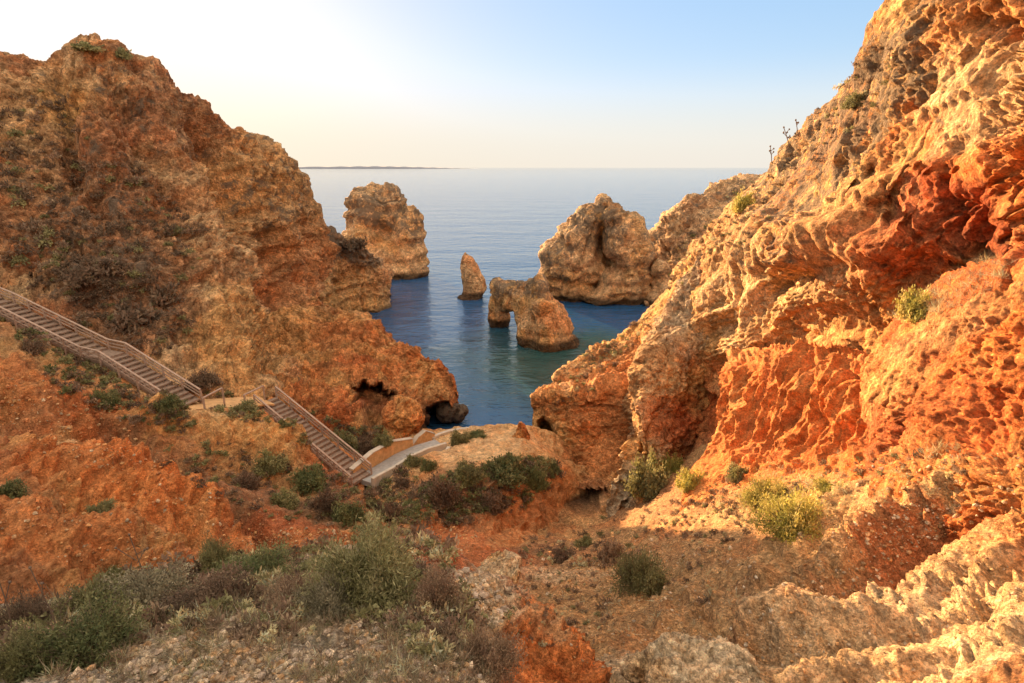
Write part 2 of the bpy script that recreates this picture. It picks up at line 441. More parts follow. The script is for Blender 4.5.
# ------------------------------------------------------------------ where the stairs and the ramp run
S_UP = [at(-60, 281, 42.2), at(0, 305, 40), at(96, 353, 37), at(114, 357, 36.4), at(190, 405, 34.3)]
S_LO = [at(266, 400, 38.5), at(362, 480, 34.0)]
RAMP = [at(362, 480, 34.0), at(383, 469, 35.8), at(402, 457, 37.8), at(420, 449, 39.1), at(440, 443, 40.2)]
for a_, b_ in zip(S_UP[:-1], S_UP[1:]): CORR.append((a_, b_, 1.9, 0.35))
CORR.append((S_UP[-1], S_LO[0], 1.6, 0.3)); CORR.append((S_LO[0], S_LO[1], 1.6, 0.35))
for a_, b_ in zip(RAMP[:-1], RAMP[1:]): CORR.append((a_, b_, 1.2, 0.25))
# ------------------------------------------------------------------ landforms
# --- left headland: the great slope above the stairway, up to the crest the sun stands on
r0 = [(-160,90,52),(-90,78,55),(-40,66,58),(0,54,60),(45,43,61),(85,32,62),(120,45,64),(163,70,67),(205,103,71),(255,138,78),(285,168,84),(305,193,89),(322,222,94)]
hl = [*back(r0, (28, 26, -14), (14, 9, -6), (5, 2.0, -1.5)), r0,
  [(-160,140,50),(-90,125,52),(0,112,55),(80,100,57),(150,125,60),(200,150,65),(245,185,71),(280,215,77),(305,245,84),(322,270,88)],
  [(-160,200,45),(-90,200,46),(0,190,48.5),(80,185,51),(150,200,54),(200,222,56),(240,240,61),(262,262,68),(290,285,74),(318,305,78)],
  [(-160,245,41),(-90,245,42.5),(0,248,44.5),(80,258,45.5),(150,285,45),(190,300,47),(230,310,50),(260,325,55),(290,340,60),(318,350,64)],
  [(-160,275,39),(-90,275,40.5),(0,285,41.5),(100,338,39),(150,362,38),(200,384,37),(240,380,40),(262,378,43),(290,375,47),(318,390,50)],
  [(-160,330,36),(-90,330,37),(0,340,37),(100,385,36),(200,420,34.5),(240,420,37),(262,410,40),(290,410,44),(318,430,46)]]
headland = patch('cliff', hl, 560, 500, M_far, 'stackc', disp=cliff_disp, dopt=dict(k=1.15, amp=0.9, strata=0.8, carve=1, ext=[(-1, [(-10, 0, -1), (-45, -6, -3)])]),
  mixes=[('orange',7,0.0,0.75,0),('red',9,0.3,0.6,0),('pale',5,0.2,0.7,0),('brown',4,0.25,0.6,0)],
  stamps=[((222,300,48,110,-18),'pale',0.8),((290,200,30,50,50),'pale',0.6),((262,250,25,40,60),'pale',0.6),((330,350,70,30,30),'vivid',0.4),((235,345,55,45,20),'ochre',0.8),((285,205,45,60,60),'tan',0.7),((120,250,95,75,30),'brown',0.75),((130,310,70,40,25),'scrub',0.5),
          ((40,100,70,40,0),'tan',0.7),((90,130,60,40,0),'brown',0.4),((40,200,90,60,0),'brown',0.5),((190,120,60,45,40),'brown',0.5),((300,265,30,40,0),'orange',0.6),((60,95,30,25,0),'ochre',0.7),((240,180,40,40,40),'ochre',0.5)],
  crusts=[((110,230,110,110,20),0.35),((60,120,100,60,0),0.30),((270,180,60,60,40),0.35),((222,300,50,110,-18),0.0),((180,110,80,50,40),0.3)], crust=0.12,
  flutes=[((225,310,80,110,15),3.5,0.8,0.3,'r'),((80,210,140,120,0),4.5,0.8,0.3,'r'),((285,215,70,100,50),4.0,1.0,0.25,'r'),((190,140,90,60,30),4.0,0.7,0.3,'r')],
  bumps=[((208,275,30,115,-20),2.2),((252,235,15,95,-24),-2.6),((292,235,22,80,-22),1.6),((150,150,13,85,-28),-1.9),((215,150,12,70,-30),-1.8),((110,170,16,70,-25),1.4),((60,120,12,60,-20),-1.5),((262,330,14,50,-15),-1.3)])
# --- seaward shoulder of the headland
r0 = [(270,205,92),(295,205,93),(318,222,97),(345,234,100),(372,250,102),(385,266,103),(390,283,104)]
sh = [*back(r0, (22, 12), (10, 4), (4, .8)), r0,
  [(270,250,86),(300,252,90),(330,265,96),(360,275,100),(380,285,102.5),(390,293,104)],
  [(270,290,82),(300,290,86),(330,296,93),(355,303,98.5),(374,303,101),(389,299,105)],
  [(270,330,78),(300,322,84),(330,318,91),(355,317,96.5),(374,316,99),(392,308,104)]]
shoulder = patch('cliff', sh, 200, 180, M_far, 'stackc', dopt=dict(k=1.2, amp=0.75, strata=1.2), mixes=[('ochre',7,0.1,0.7,0),('orange',6,0.15,0.6,0)],
  stamps=[((345,240,40,14,30),'scrub',0.8),((330,290,50,30,0),'ochre',0.5)], crusts=[((340,240,45,18,30),0.5)], crust=0.1)
# --- the low fin that runs out to the water, with the cave
r0 = [(225,345,60),(262,318,63),(290,305,66),(318,294,67),(340,302,65),(365,318,62),(390,335,59),(420,350,56),(440,363,54.5),(452,376,53.5),(455,392,53.5)]
fin = [*back(r0, (16, 12), (7, 4.0), (2.5, .8)), r0,
  [(225,360,48),(250,360,50),(290,350,54),(330,348,56),(380,362,54),(420,372,53.5),(440,380,53),(454,392,53),(459,402,54)],
  [(225,380,41),(250,378,43),(290,385,45),(340,388,46.5),(385,392,48),(420,394,50),(440,398,51.5),(452,404,52.5),(458,412,54)],
  [(225,400,37),(250,395,39.5),(290,408,40),(345,420,42),(390,418,43.5),(420,416,47.5),(435,418,50),(447,419,51.5),(455,421,54)],
  [(225,425,35),(250,420,36.5),(290,430,37),(345,448,38),(390,452,39.5),(415,445,43),(430,437,48),(445,433,50.5),(455,430,54)],
  [(225,460,33),(250,450,34),(290,460,35),(345,475,36),(390,475,38),(415,465,41),(430,450,47),(445,442,50),(455,438,54)]]
finp = patch('cliff', fin, 400, 350, M_far, 'orange', dopt=dict(k=0.95, amp=0.85, strata=0.7, tide=1.0, carve=1), mixes=[('red',5,0.2,0.6,0),('ochre',4,0.15,0.6,0),('tan',8,0.25,0.5,0)],
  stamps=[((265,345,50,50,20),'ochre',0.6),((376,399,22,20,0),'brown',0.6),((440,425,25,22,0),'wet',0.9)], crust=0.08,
  caves=[((375,402,20,21,0),6.0,(-0.24,.92,-.36)),((446,428,15,24,-15),8.0,(-0.12,.9,-.40))],
  flutes=[((330,380,110,60,0),2.6,0.6,0.3,'r')])
# --- slope under the stairway: banks, gullies and mounds of red earth
ms = [
  [(-160,225,43),(-90,262,41),(0,300,39.5),(100,346,37.5),(200,388,36),(262,388,39),(320,425,37.5),(385,478,35),(420,500,34)],
  [(-160,285,35),(-90,305,34.5),(0,328,34),(100,372,33.5),(200,404,33.5),(262,412,34.5),(320,460,33),(385,500,32),(420,520,31)],
  [(-160,350,28),(-90,352,28),(0,367,29),(100,395,30),(180,417,31),(260,428,32),(310,463,31),(380,515,29),(420,530,28)],
  [(-160,420,21),(-90,420,22),(0,432,23.5),(100,437,26.5),(180,452,27.5),(260,462,29),(320,490,27.5),(390,527,26),(430,545,24)],
  [(-160,480,15.5),(-90,485,16.5),(0,490,18),(100,497,21),(200,500,23),(260,512,24),(320,522,24),(400,545,22),(440,557,21)],
  [(-160,560,10.5),(-90,562,11.5),(0,562,13),(100,552,15.8),(200,548,18.3),(280,552,19.7),(340,562,19.5),(410,580,18),(450,585,17)],
  [(-160,720,7),(-90,700,8),(0,670,9.5),(100,640,11.5),(200,615,14),(280,610,15.5),(340,615,16),(420,630,15),(460,640,14)]]
midslope = patch('terrain', ms, 560, 420, M_soil, 'tan', disp=soil_disp, dopt=dict(k=1.2, amp=1.0, fine=1.1, chunk=0.9, carve=1, ext=[(-1, [(-6, 0, 1.5), (-30, 2, 6)])]),
  mixes=[('orange',4,-0.05,0.85,0),('red',5,0.2,0.6,0),('brown',3,0.2,0.6,0),('ochre',2.5,0.3,0.6,0)],
  stamps=[((230,440,90,22,8),'ochre',0.8),((200,425,60,15,10),'pale',0.6),((270,490,110,35,15),'scrub',0.7),((205,490,130,10,33),'brown',0.8),((112,497,105,22,16),'vivid',0.75),((108,473,95,5,16),'pale',0.75),
          ((60,400,80,30,15),'red',0.5),((250,455,60,20,20),'ochre',0.5),((30,540,70,25,15),'orange',0.6),((180,480,90,14,35),'brown',0.6),((300,530,60,16,20),'red',0.6),((230,395,28,9,0),'pale',0.9),((75,375,70,14,25),'tan',0.6)],
  bumps=[((110,492,105,20,15),1.7),((232,438,90,15,8),1.1),((205,493,125,9,33),-1.7),((90,452,120,7,20),-0.8),((60,552,110,12,12),1.0),((70,525,120,8,14),-0.9),((245,472,90,8,10),-0.5),((30,400,90,12,18),0.8),((60,425,110,6,18),-0.6),((150,565,80,8,10),0.5)],
  flutes=[((120,460,240,110,20),3.2,0.55,(1.0,-0.35,4.0),'b'),((100,500,100,30,17),1.4,0.40,0.4,'r'),((60,400,120,50,15),2.0,0.5,0.6,'r'),((230,440,90,22,8),1.2,0.3,0.3,'r'),((60,560,120,50,10),1.8,0.42,0.6,'r')])
# --- small plateau above the beach
pl = [
  [(395,425,46),(430,428,46),(460,428,44),(500,425,43),(530,425,43),(550,430,44),(575,450,44)],
  [(375,455,38),(410,450,38.5),(440,445,39.5),(470,440,40.5),(500,436,41),(525,434,41.5),(545,445,42),(575,470,42)],
  [(365,482,34),(400,472,35),(430,465,36),(465,457,37),(500,452,38),(525,448,38.7),(545,455,39.5),(600,470,42.5)],
  [(365,510,31),(395,500,31.5),(420,492,32),(450,472,34.5),(480,462,35.8),(510,455,37),(540,460,38.5),(600,488,41)],
  [(370,535,28),(395,528,28),(415,525,28.5),(440,497,32),(470,488,33.3),(500,482,34.4),(535,488,36),(588,508,39.5)],
  [(380,560,25),(400,550,25.5),(420,546,26),(440,527,29.5),(470,522,30.8),(500,524,31.6),(530,530,32.5),(575,530,36.3)],
  [(390,600,20),(410,590,21),(430,580,22),(450,565,24),(480,560,25),(510,556,26.5),(540,555,28),(570,550,31)]]
plateau = patch('terrain', pl, 300, 260, M_soil, 'sand', disp=soil_disp, dopt=dict(k=1.0, amp=0.7, fine=0.8, carve=1),
  mixes=[('orange',4,0.15,0.7,0),('tan',3,0.1,0.6,0)],
  stamps=[((485,446,66,18,-5),'pale',0.8),((490,510,70,30,0),'brown',0.7),((510,520,30,30,0),'orange',0.6),((430,510,30,40,0),'orange',0.6),((450,550,50,20,10),'red',0.7),((455,495,40,25,0),'scrub',0.6)],
  flutes=[((490,505,70,35,0),1.6,0.5,0.35,'r')], bumps=[((520,545,50,10,0),0.3)])
# --- right cliff: from the crest that leaves the frame down to the nose by the water
r0 = [(1250,-420,15),(1128,-250,17),(1028,-130,21),(958,-65,25.5),(900,0,31),(882,45,35.5),(845,92,41),(812,130,46),(765,175,53),(725,214,58),(694,248,60),(648,305,58),(602,345,55),(562,372,51),(538,395,48.5)]
rc = [*back(r0, (24, 20, 22), (12, 7, 11), (4, 1.2, 4)), r0,
  [(1250,-110,12),(1100,0,15.5),(1000,45,20),(930,95,23),(890,130,25.7),(850,160,29.5),(800,190,35),(760,222,40.5),(720,252,45),(690,285,48.5),(650,325,50),(610,365,49.5),(575,392,48.5),(533,414,48)],
  [(1250,120,11),(1100,150,14),(1000,185,17.3),(930,215,19.8),(880,238,22.3),(832,250,25.8),(780,260,31.3),(740,275,36.3),(710,300,40.5),(680,330,43),(650,360,45),(610,400,46),(575,420,46.5),(533,440,46.5)],
  [(1250,240,11),(1100,270,14),(1000,290,18),(930,310,20.8),(880,328,23),(830,345,27),(780,355,31.5),(740,362,36),(710,378,39),(675,402,41),(640,430,42.5),(605,450,42),(575,465,42.6),(540,472,44)],
  [(1250,420,10),(1100,430,12.5),(1000,430,16),(930,440,18.5),(880,450,20.5),(830,456,23.3),(780,461,26.5),(740,462,29.8),(700,467,33),(670,482,36),(640,503,36.8),(610,517,36.8),(575,522,37.2),(545,526,38)],
  [(1250,560,8),(1100,540,10),(1000,520,13),(930,510,15),(880,510,17.5),(830,508,20),(780,505,23),(740,505,26),(700,508,29),(670,520,32),(640,540,35.2),(610,550,36.2),(575,575,36.8),(545,585,37.5)]]
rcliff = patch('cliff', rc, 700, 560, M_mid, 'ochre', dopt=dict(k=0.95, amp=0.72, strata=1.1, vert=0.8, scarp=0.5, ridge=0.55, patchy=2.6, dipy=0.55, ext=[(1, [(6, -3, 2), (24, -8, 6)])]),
  mixes=[('orange',6,0.05,0.8,0),('tan',5,0.15,0.6,0),('pale',4,0.2,0.5,0)],
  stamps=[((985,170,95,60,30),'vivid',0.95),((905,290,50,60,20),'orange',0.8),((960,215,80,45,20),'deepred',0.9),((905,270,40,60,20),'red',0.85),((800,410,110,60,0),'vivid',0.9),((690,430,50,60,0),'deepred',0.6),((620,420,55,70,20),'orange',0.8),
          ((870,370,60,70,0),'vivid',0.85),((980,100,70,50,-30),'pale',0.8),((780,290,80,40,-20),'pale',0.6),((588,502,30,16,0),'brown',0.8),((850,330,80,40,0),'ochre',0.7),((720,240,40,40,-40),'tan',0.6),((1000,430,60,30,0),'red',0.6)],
  crusts=[((865,112,135,46,-52),0.55),((785,195,95,34,-45),0.48),((800,250,70,20,0),0.34),((700,260,60,30,-50),0.22),((800,410,120,70,0),0.0),((960,200,80,60,0),0.05)], crust=0.1,
  flutes=[((800,410,100,60,0),2.2,0.55,0.3,'r'),((620,430,70,80,0),3.0,0.5,0.35,'r')],
  bumps=[((800,245,75,22,-5),1.0),((850,215,90,20,-30),0.5)],
  caves=[((587,508,24,11,0),4.5,(0.12,.95,-.3)),((546,434,8,20,0),5.0,(0.06,.9,-.4)),((960,215,70,45,15),0.8,(0.6,1,0)),((690,430,36,50,0),1.5,(0.5,1,0))])
# --- buttress: grey-capped pillar standing out of the right cliff
bt = [
  [(676,300,50),(688,268,48.5),(700,255,47.5),(725,235,47.5),(760,218,46.5),(800,215,45)],
  [(648,345,48),(655,325,45.5),(668,308,44),(700,298,43),(735,290,42),(780,300,42)],
  [(628,395,46),(630,378,42.5),(640,370,40.5),(668,365,39.3),(700,368,39.5),(750,385,42)],
  [(626,430,45),(626,425,40.5),(634,422,38.3),(660,425,37.4),(690,430,38),(725,440,40.5)],
  [(622,470,44),(624,470,39.5),(634,468,37),(655,465,36),(680,462,36.5),(715,465,39)],
  [(604,520,42),(606,516,37),(618,512,35.2),(645,500,34.4),(680,488,34.4),(710,485,36.5)],
  [(595,550,40),(597,545,35),(612,540,33.2),(640,530,32.4),(680,515,32.4),(710,510,34)]]
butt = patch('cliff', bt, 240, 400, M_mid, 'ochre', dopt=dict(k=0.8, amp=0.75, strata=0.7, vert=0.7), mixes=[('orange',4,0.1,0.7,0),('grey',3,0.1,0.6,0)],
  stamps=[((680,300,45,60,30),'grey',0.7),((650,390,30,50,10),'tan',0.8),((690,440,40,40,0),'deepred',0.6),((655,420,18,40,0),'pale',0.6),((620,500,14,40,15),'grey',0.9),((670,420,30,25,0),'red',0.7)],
  crusts=[((690,285,50,50,30),0.26),((640,370,20,50,10),0.22),((690,430,40,40,0),0.05)], crust=0.08)
# --- red fan of washed-out earth under the overhang
fan = [
  [(728,352,36),(760,345,33.5),(800,343,30),(840,346,26),(880,356,22.5),(905,370,20)],
  [(722,372,31.5),(745,363,29.6),(780,355,26.6),(830,355,23.2),(862,362,21.2),(895,380,19)],
  [(714,410,29.8),(745,405,27.4),(780,400,24.6),(830,400,21.4),(868,405,19.2),(900,415,17.5)],
  [(706,450,28.2),(740,450,26),(780,448,23.4),(830,446,20.4),(875,444,17.9),(910,445,16.4)],
  [(690,475,27),(730,475,24.6),(780,473,21.9),(830,468,19.2),(880,462,16.8),(920,460,15.4)],
  [(680,500,25),(730,500,22.6),(780,498,20.4),(830,492,17.8),(880,485,15.6),(920,480,14.4)]]
fan.append(resample(fan[-1], K) - np.array([0, 0, 3.0]))
fanp = patch('terrain', fan, 300, 240, M_soil, 'vivid', disp=soil_disp, dopt=dict(k=0.9, amp=0.55, fine=0.8), mixes=[('red',3,0.3,0.5,0),('ochre',4,0.25,0.4,0)],
  flutes=[((800,405,120,70,0),2.0,0.55,0.22,'r'),((800,405,120,70,0),0.8,0.2,0.3,'r')])
# --- near mound of rubble on the right
mo = [
  [(862,385,23.5),(880,330,22.7),(905,315,21.1),(950,280,19.6),(1000,252,17.2),(1060,225,15.3),(1150,190,12.5)],
  [(866,395,20.8),(884,346,19.7),(908,326,18.4),(950,292,16.6),(1000,264,14.7),(1060,238,13.1),(1150,210,11.0)],
  [(868,410,19.2),(886,375,17.7),(915,355,16.4),(955,330,14.7),(1000,315,13.3),(1060,300,11.7),(1150,285,9.8)],
  [(870,435,17.8),(890,412,16.6),(920,398,15.1),(960,385,13.6),(1005,375,12.2),(1060,365,10.8),(1150,355,9.0)],
  [(872,460,16.6),(892,448,15.5),(925,440,13.9),(960,435,12.5),(1005,428,11.3),(1060,420,10.0),(1150,415,8.4)],
  [(872,490,14.5),(895,485,13.5),(925,480,12.2),(960,478,11.0),(1005,475,9.7),(1060,470,8.6),(1150,465,7.4)]]
mo.append(resample(mo[-1], K) - np.array([0, 0, 3.5]))
mound = patch('terrain', mo, 320, 300, M_mid, 'vivid', disp=cliff_disp, dopt=dict(k=0.6, amp=0.65, strata=0.3, vert=0.9, scarp=0.5, ridge=0.7, ext=[(1, [(5, -2, 1.5), (20, -5, 6)])]), mixes=[('red',3,0.05,0.8,0),('ochre',2.5,0.25,0.5,0)], crust=0.12,
  stamps=[((960,320,70,18,-25),'tan',0.6),((900,380,25,30,0),'ochre',0.6),((955,410,80,45,-10),'red',0.55)])
# --- right slope: tan earth running down into the gully, gullied and ledged
rs = [
  [(470,465,46),(540,465,46),(600,465,46),(670,455,42),(740,430,32),(830,425,24),(930,415,18.5),(1024,400,16),(1250,395,12)],
  [(500,514,36.6),(560,515,36.2),(608,515,35.5),(640,503,34.6),(680,478,32.5),(740,455,27.2),(830,444,21.4),(930,427,17.5),(1024,405,15),(1250,390,11)],
  [(500,530,33),(540,532,33),(600,527,32),(670,500,28.5),(740,482,23.6),(830,472,18.7),(930,457,15.5),(1024,447,13),(1250,435,9.5)],
  [(470,552,25.5),(530,560,24.5),(600,556,23),(680,540,20.5),(760,522,18),(850,512,14.4),(950,495,12.3),(1024,487,11),(1250,475,9)],
  [(440,590,17.5),(500,600,16.8),(600,602,15.2),(690,596,13),(780,582,11.4),(860,566,10.8),(950,548,10.2),(1024,537,9.4),(1250,525,7.2)],
  [(420,660,11.5),(500,660,11.5),(600,648,10.9),(700,648,9.1),(780,640,8.1),(860,622,7.9),(950,607,7.5),(1024,597,7.2),(1250,585,5.6)],
  [(420,740,8.2),(500,730,8.2),(600,700,8.2),(700,690,7.2),(780,684,6.4),(860,672,6.1),(950,660,5.8),(1024,650,5.6),(1250,640,4.4)],
  [(400,860,5.6),(500,830,5.8),(600,780,6.2),(700,760,5.6),(780,750,5.0),(860,740,4.8),(950,725,4.6),(1024,715,4.4),(1250,700,3.6)],
  [(400,1000,4.2),(500,950,4.4),(600,900,4.6),(700,870,4.2),(780,860,3.8),(860,850,3.6),(950,830,3.4),(1024,820,3.3),(1250,800,2.7)]]
RS = [resample(r, K) for r in rs]
e = RS[-1].copy(); e[:, 1] -= 3.5; e[:, 2] = np.maximum(e[:, 2], 20.5) + 0.8; RS.append(e)
e = e.copy(); e[:, 1] -= 10; e[:, 2] = 23.0; RS.append(e)
rslope = patch('terrain', RS, 640, 560, M_near, 'tan', disp=soil_disp, dopt=dict(k=0.8, amp=1.0, fine=0.8, chunk=0.7, lump=0.7, ext=[(1, [(4, -.5, 1.6), (12, -1, 5), (30, -2, 12)])]),
  mixes=[('orange',3,0.2,0.6,0),('brown',2,0.25,0.5,0),('sand',2.5,0.15,0.6,0)],
  stamps=[((900,455,150,32,-5),'vivid',0.85),((740,480,70,22,-10),'orange',0.7),((640,500,70,25,0),'brown',0.6),((900,500,150,45,-12),'sand',0.7),((930,640,170,60,-15),'cream',0.5),((540,555,60,12,0),'brown',0.6),((560,575,55,6,0),'cream',0.8),
          ((640,600,110,45,0),'tan',0.7),((880,660,110,30,-12),'pale',0.7),((660,672,70,18,0),'cream',0.8),((1000,600,60,40,-20),'sand',0.6),((900,555,70,14,-35),'red',0.7),((480,560,50,25,15),'red',0.7)],
  bumps=[((895,562,100,13,-33),-0.9),((850,572,80,12,-30),0.5),((930,522,95,16,-25),0.5),((800,540,60,10,-35),0.3),((960,590,100,10,-20),-0.2),((870,622,140,12,-18),0.5),((760,650,90,10,-10),0.3),((830,648,170,6,-16),-0.4),((980,560,60,14,-25),0.4),((720,560,60,10,20),0.25),((680,600,60,8,30),-0.25),((930,650,120,12,-14),0.22),((850,680,160,6,-14),-0.22),((660,672,70,18,0),0.3)],
  flutes=[((900,620,210,75,-18),2.2,0.34,(0.75,0.62,4.0),'b'),((900,510,150,45,-20),2.0,0.40,(0.75,0.6,4.0),'b'),((640,600,130,60,20),1.7,0.25,(0.2,1.0,3.0),'r')])
# --- near ridge the photograph is taken from
fr = [
  [(-200,640,7.5),(-120,622,8),(0,612,9),(100,588,10.3),(200,566,11.5),(300,557,12),(360,543,12),(415,545,11),(470,572,9.3),(500,588,8.4),(520,600,8.0),(550,625,7.5),(585,655,7.0),(610,690,6.6)],
  [(-200,690,5.4),(-120,670,5.9),(0,645,6.9),(100,615,8),(200,590,9),(300,577,9.4),(360,568,9.4),(420,572,8.7),(468,590,7.8),(492,603,7.3),(512,616,7.0),(540,640,6.7),(572,668,6.4),(600,705,6.1)],
  [(-200,760,4),(-120,740,4.4),(0,690,5.3),(100,650,6.2),(200,620,7),(300,603,7.3),(370,597,7.3),(425,602,6.8),(465,618,6.4),(485,632,6.2),(505,650,6.1),(530,672,6),(560,700,5.8),(590,735,5.6)],
  [(-200,860,2.9),(-120,830,3.2),(0,760,3.9),(100,705,4.6),(200,665,5.1),(300,645,5.3),(370,640,5.2),(425,645,5),(460,660,4.9),(478,676,4.8),(498,700,4.8),(520,725,4.8),(550,760,4.7),(585,800,4.5)],
  [(-200,1050,2.1),(-120,1000,2.2),(0,880,2.6),(100,800,3),(200,745,3.4),(300,715,3.6),(370,705,3.6),(425,712,3.5),(455,728,3.5),(475,750,3.5),(495,780,3.5),(520,820,3.5),(550,860,3.5),(585,900,3.4)]]
FR = [resample(r, K) for r in fr]
bk = FR[0] + np.array([0, 2.5, -2.2]); bk2 = FR[0] + np.array([0, 6, -7.0])
e1 = FR[-1].copy(); e1[:, 1] = 1.0; e1[:, 2] = np.maximum(FR[-1][:, 2] + 0.6, 22.2); e1[:, 0] *= 0.9
e2 = e1.copy(); e2[:, 1] = -6; e2[:, 2] = 23.2; e2[:, 0] *= 1.5
fridge = patch('terrain', [bk2, bk] + FR + [e1, e2], 560, 460, M_near, 'pebble', disp=soil_disp, dopt=dict(k=0.45, amp=0.9, fine=1.6, chunk=1.4, ext=[(-1, [(-3, 0, -.2), (-12, 1, 1), (-30, 2, 3)])]),
  mixes=[('grey',1.2,0.1,0.6,0),('tan',1.5,0.15,0.6,0)],
  stamps=[((550,655,80,62,35),'vivid',0.97),((485,598,32,22,30),'cream',0.8),((400,640,90,60,0),'grey',0.5),((250,590,170,25,-8),'brown',0.5),((200,655,70,40,-20),'cream',0.5),((430,560,45,20,0),'red',0.8),((470,640,35,40,20),'tan',0.6),((540,625,25,12,35),'pale',0.5)],
  flutes=[((555,660,70,60,35),0.6,0.26,0.2,'r'),((485,600,40,25,30),0.4,0.06,0.6,'b')])

# --- sea, sea bed, far shore
def sheet(name, x0, x1, y0, y1, z, n, mat):
    xs = np.linspace(x0, x1, n); ys = np.linspace(y0, y1, n)
    g = np.array([(x, y, z) for y in ys for x in xs]); return mesh_from(name, g, grid_faces(n, n), mat)
m_w, nt_, bs_ = nodes('sea_water')
tc = N_(nt_, 'ShaderNodeTexCoord').outputs['Object']
mp = N_(nt_, 'ShaderNodeMapping'); mp.inputs['Scale'].default_value = (0.55, 1.0, 1.0); mp.inputs['Rotation'].default_value = (0, 0, R(12)); nt_.links.new(tc, mp.inputs[0])
wa = noise_(nt_, mp.outputs[0], 0.32, 4, 0.55, 0.4); wb = noise_(nt_, mp.outputs[0], 1.5, 4, 0.6, 0.3); wc = noise_(nt_, mp.outputs[0], 0.05, 3, 0.5, 0.2)
hh = math_(nt_, 'ADD', math_(nt_, 'ADD', math_(nt_, 'MULTIPLY', wa.outputs[0], 1.0), math_(nt_, 'MULTIPLY', wb.outputs[0], 0.28)), math_(nt_, 'MULTIPLY', wc.outputs[0], 2.5))
bp = N_(nt_, 'ShaderNodeBump'); bp.inputs['Strength'].default_value = 1.0; bp.inputs['Distance'].default_value = 0.42
nt_.links.new(hh, bp.inputs['Height']); nt_.links.new(bp.outputs[0], bs_.inputs['Normal'])
wn = noise_(nt_, tc, 0.06, 3, 0.5, 0.5)
# greener over the sandy shallows among the stacks
geo = N_(nt_, 'ShaderNodeVectorMath', operation='DISTANCE'); nt_.links.new(tc, geo.inputs[0]); geo.inputs[1].default_value = (6, 72, 0)
gm = mrange(nt_, math_(nt_, 'ADD', geo.outputs['Value'], math_(nt_, 'MULTIPLY', wn.outputs[0], 24)), 18, 36, 1, 0, True)
nt_.links.new(mixc(nt_, gm, (0.016, 0.070, 0.16), (0.020, 0.058, 0.055)), bs_.inputs['Base Color'])
bs_.inputs['Roughness'].default_value = 0.06; bs_.inputs['IOR'].default_value = 1.33; bs_.inputs['Specular IOR Level'].default_value = 0.5
sea = mesh_from('sea', np.array([(-60000, -300, 0), (60000, -300, 0), (60000, 90000, 0), (-60000, 90000, 0)], float), np.array([[0, 1, 2, 3]]), m_w)
tag(sea, kind='structure')
g = rock_material('buried_ground', 0.2, 0.3, flat=(0.36, 0.22, 0.12))
# earth under and behind everything the landforms above are set into
def ground_h(x, y):
    lft = smooth01((-x - 10) / 22) * (1 - smooth01((y - 48) / 30)); rgt = smooth01((x - 12) / 20) * (1 - smooth01((y - 38) / 22))
    near = 1 - smooth01((y + 4) / 22)
    return -6 + 9 * lft + 9 * rgt + 24 * near * (1 - 0.0 * x)
xs = np.linspace(-160, 160, 130); ys = np.linspace(-200, 150, 150)
X, Yg = np.meshgrid(xs, ys)
Zg = np.where(Yg > -3, ground_h(X, Yg) - 2.5, 21.0 + 0 * X)
Zg = np.minimum(Zg, np.where(Yg < -3, 21.5, 19.0 - 1.05 * np.maximum(Yg, 0)) + smooth01((np.abs(X) - 14) / 20) * 6)
Zg = np.where(Yg > 55, -6, Zg)
V = np.stack([X.ravel(), Yg.ravel(), Zg.ravel()], 1); V[:, 2] += octs(V, 12, 0.6, 3, np.full(len(V), 1.5))
grd = mesh_from('ground', V, grid_faces(150, 130), g)
for o in (headland, shoulder, finp, rcliff, butt): tag(o, kind='structure')
for o in (midslope, plateau, fanp, mound, rslope, fridge, grd): tag(o, kind='structure')
# far shore on the horizon
fs = [(-0.66, 0.0), (-0.5, 1.2), (-0.40, 1.7), (-0.30, 2.1), (-0.24, 2.4), (-0.19, 2.0), (-0.14, 1.2), (-0.10, .5), (-0.06, 0)]
Vf = []
DF = 14000.0
for k, (u, h) in enumerate(np.array([(np.interp(t, [a for a, _ in fs] if False else np.linspace(0, 1, len(fs)), [a for a, _ in fs]), np.interp(t, np.linspace(0, 1, len(fs)), [b for _, b in fs])) for t in np.linspace(0, 1, 60)])):
    hh_ = h * 24 * (1 + 0.12 * math.sin(k * 1.7))
    for dy, hz in ((0, -5), (0, hh_ * 0.55), (250, hh_), (1800, hh_ * 0.9), (3000, -5)): Vf.append((u * DF, DF + dy, hz))
m_fs = flatmat('distant_shore', (0.26, 0.27, 0.30), 0.95, 0.05, 0.001)  # blue-grey of distance haze put into the base colour
far = mesh_from('distant_hill', np.array(Vf), grid_faces(60, 5), m_fs); tag(far, kind='structure')

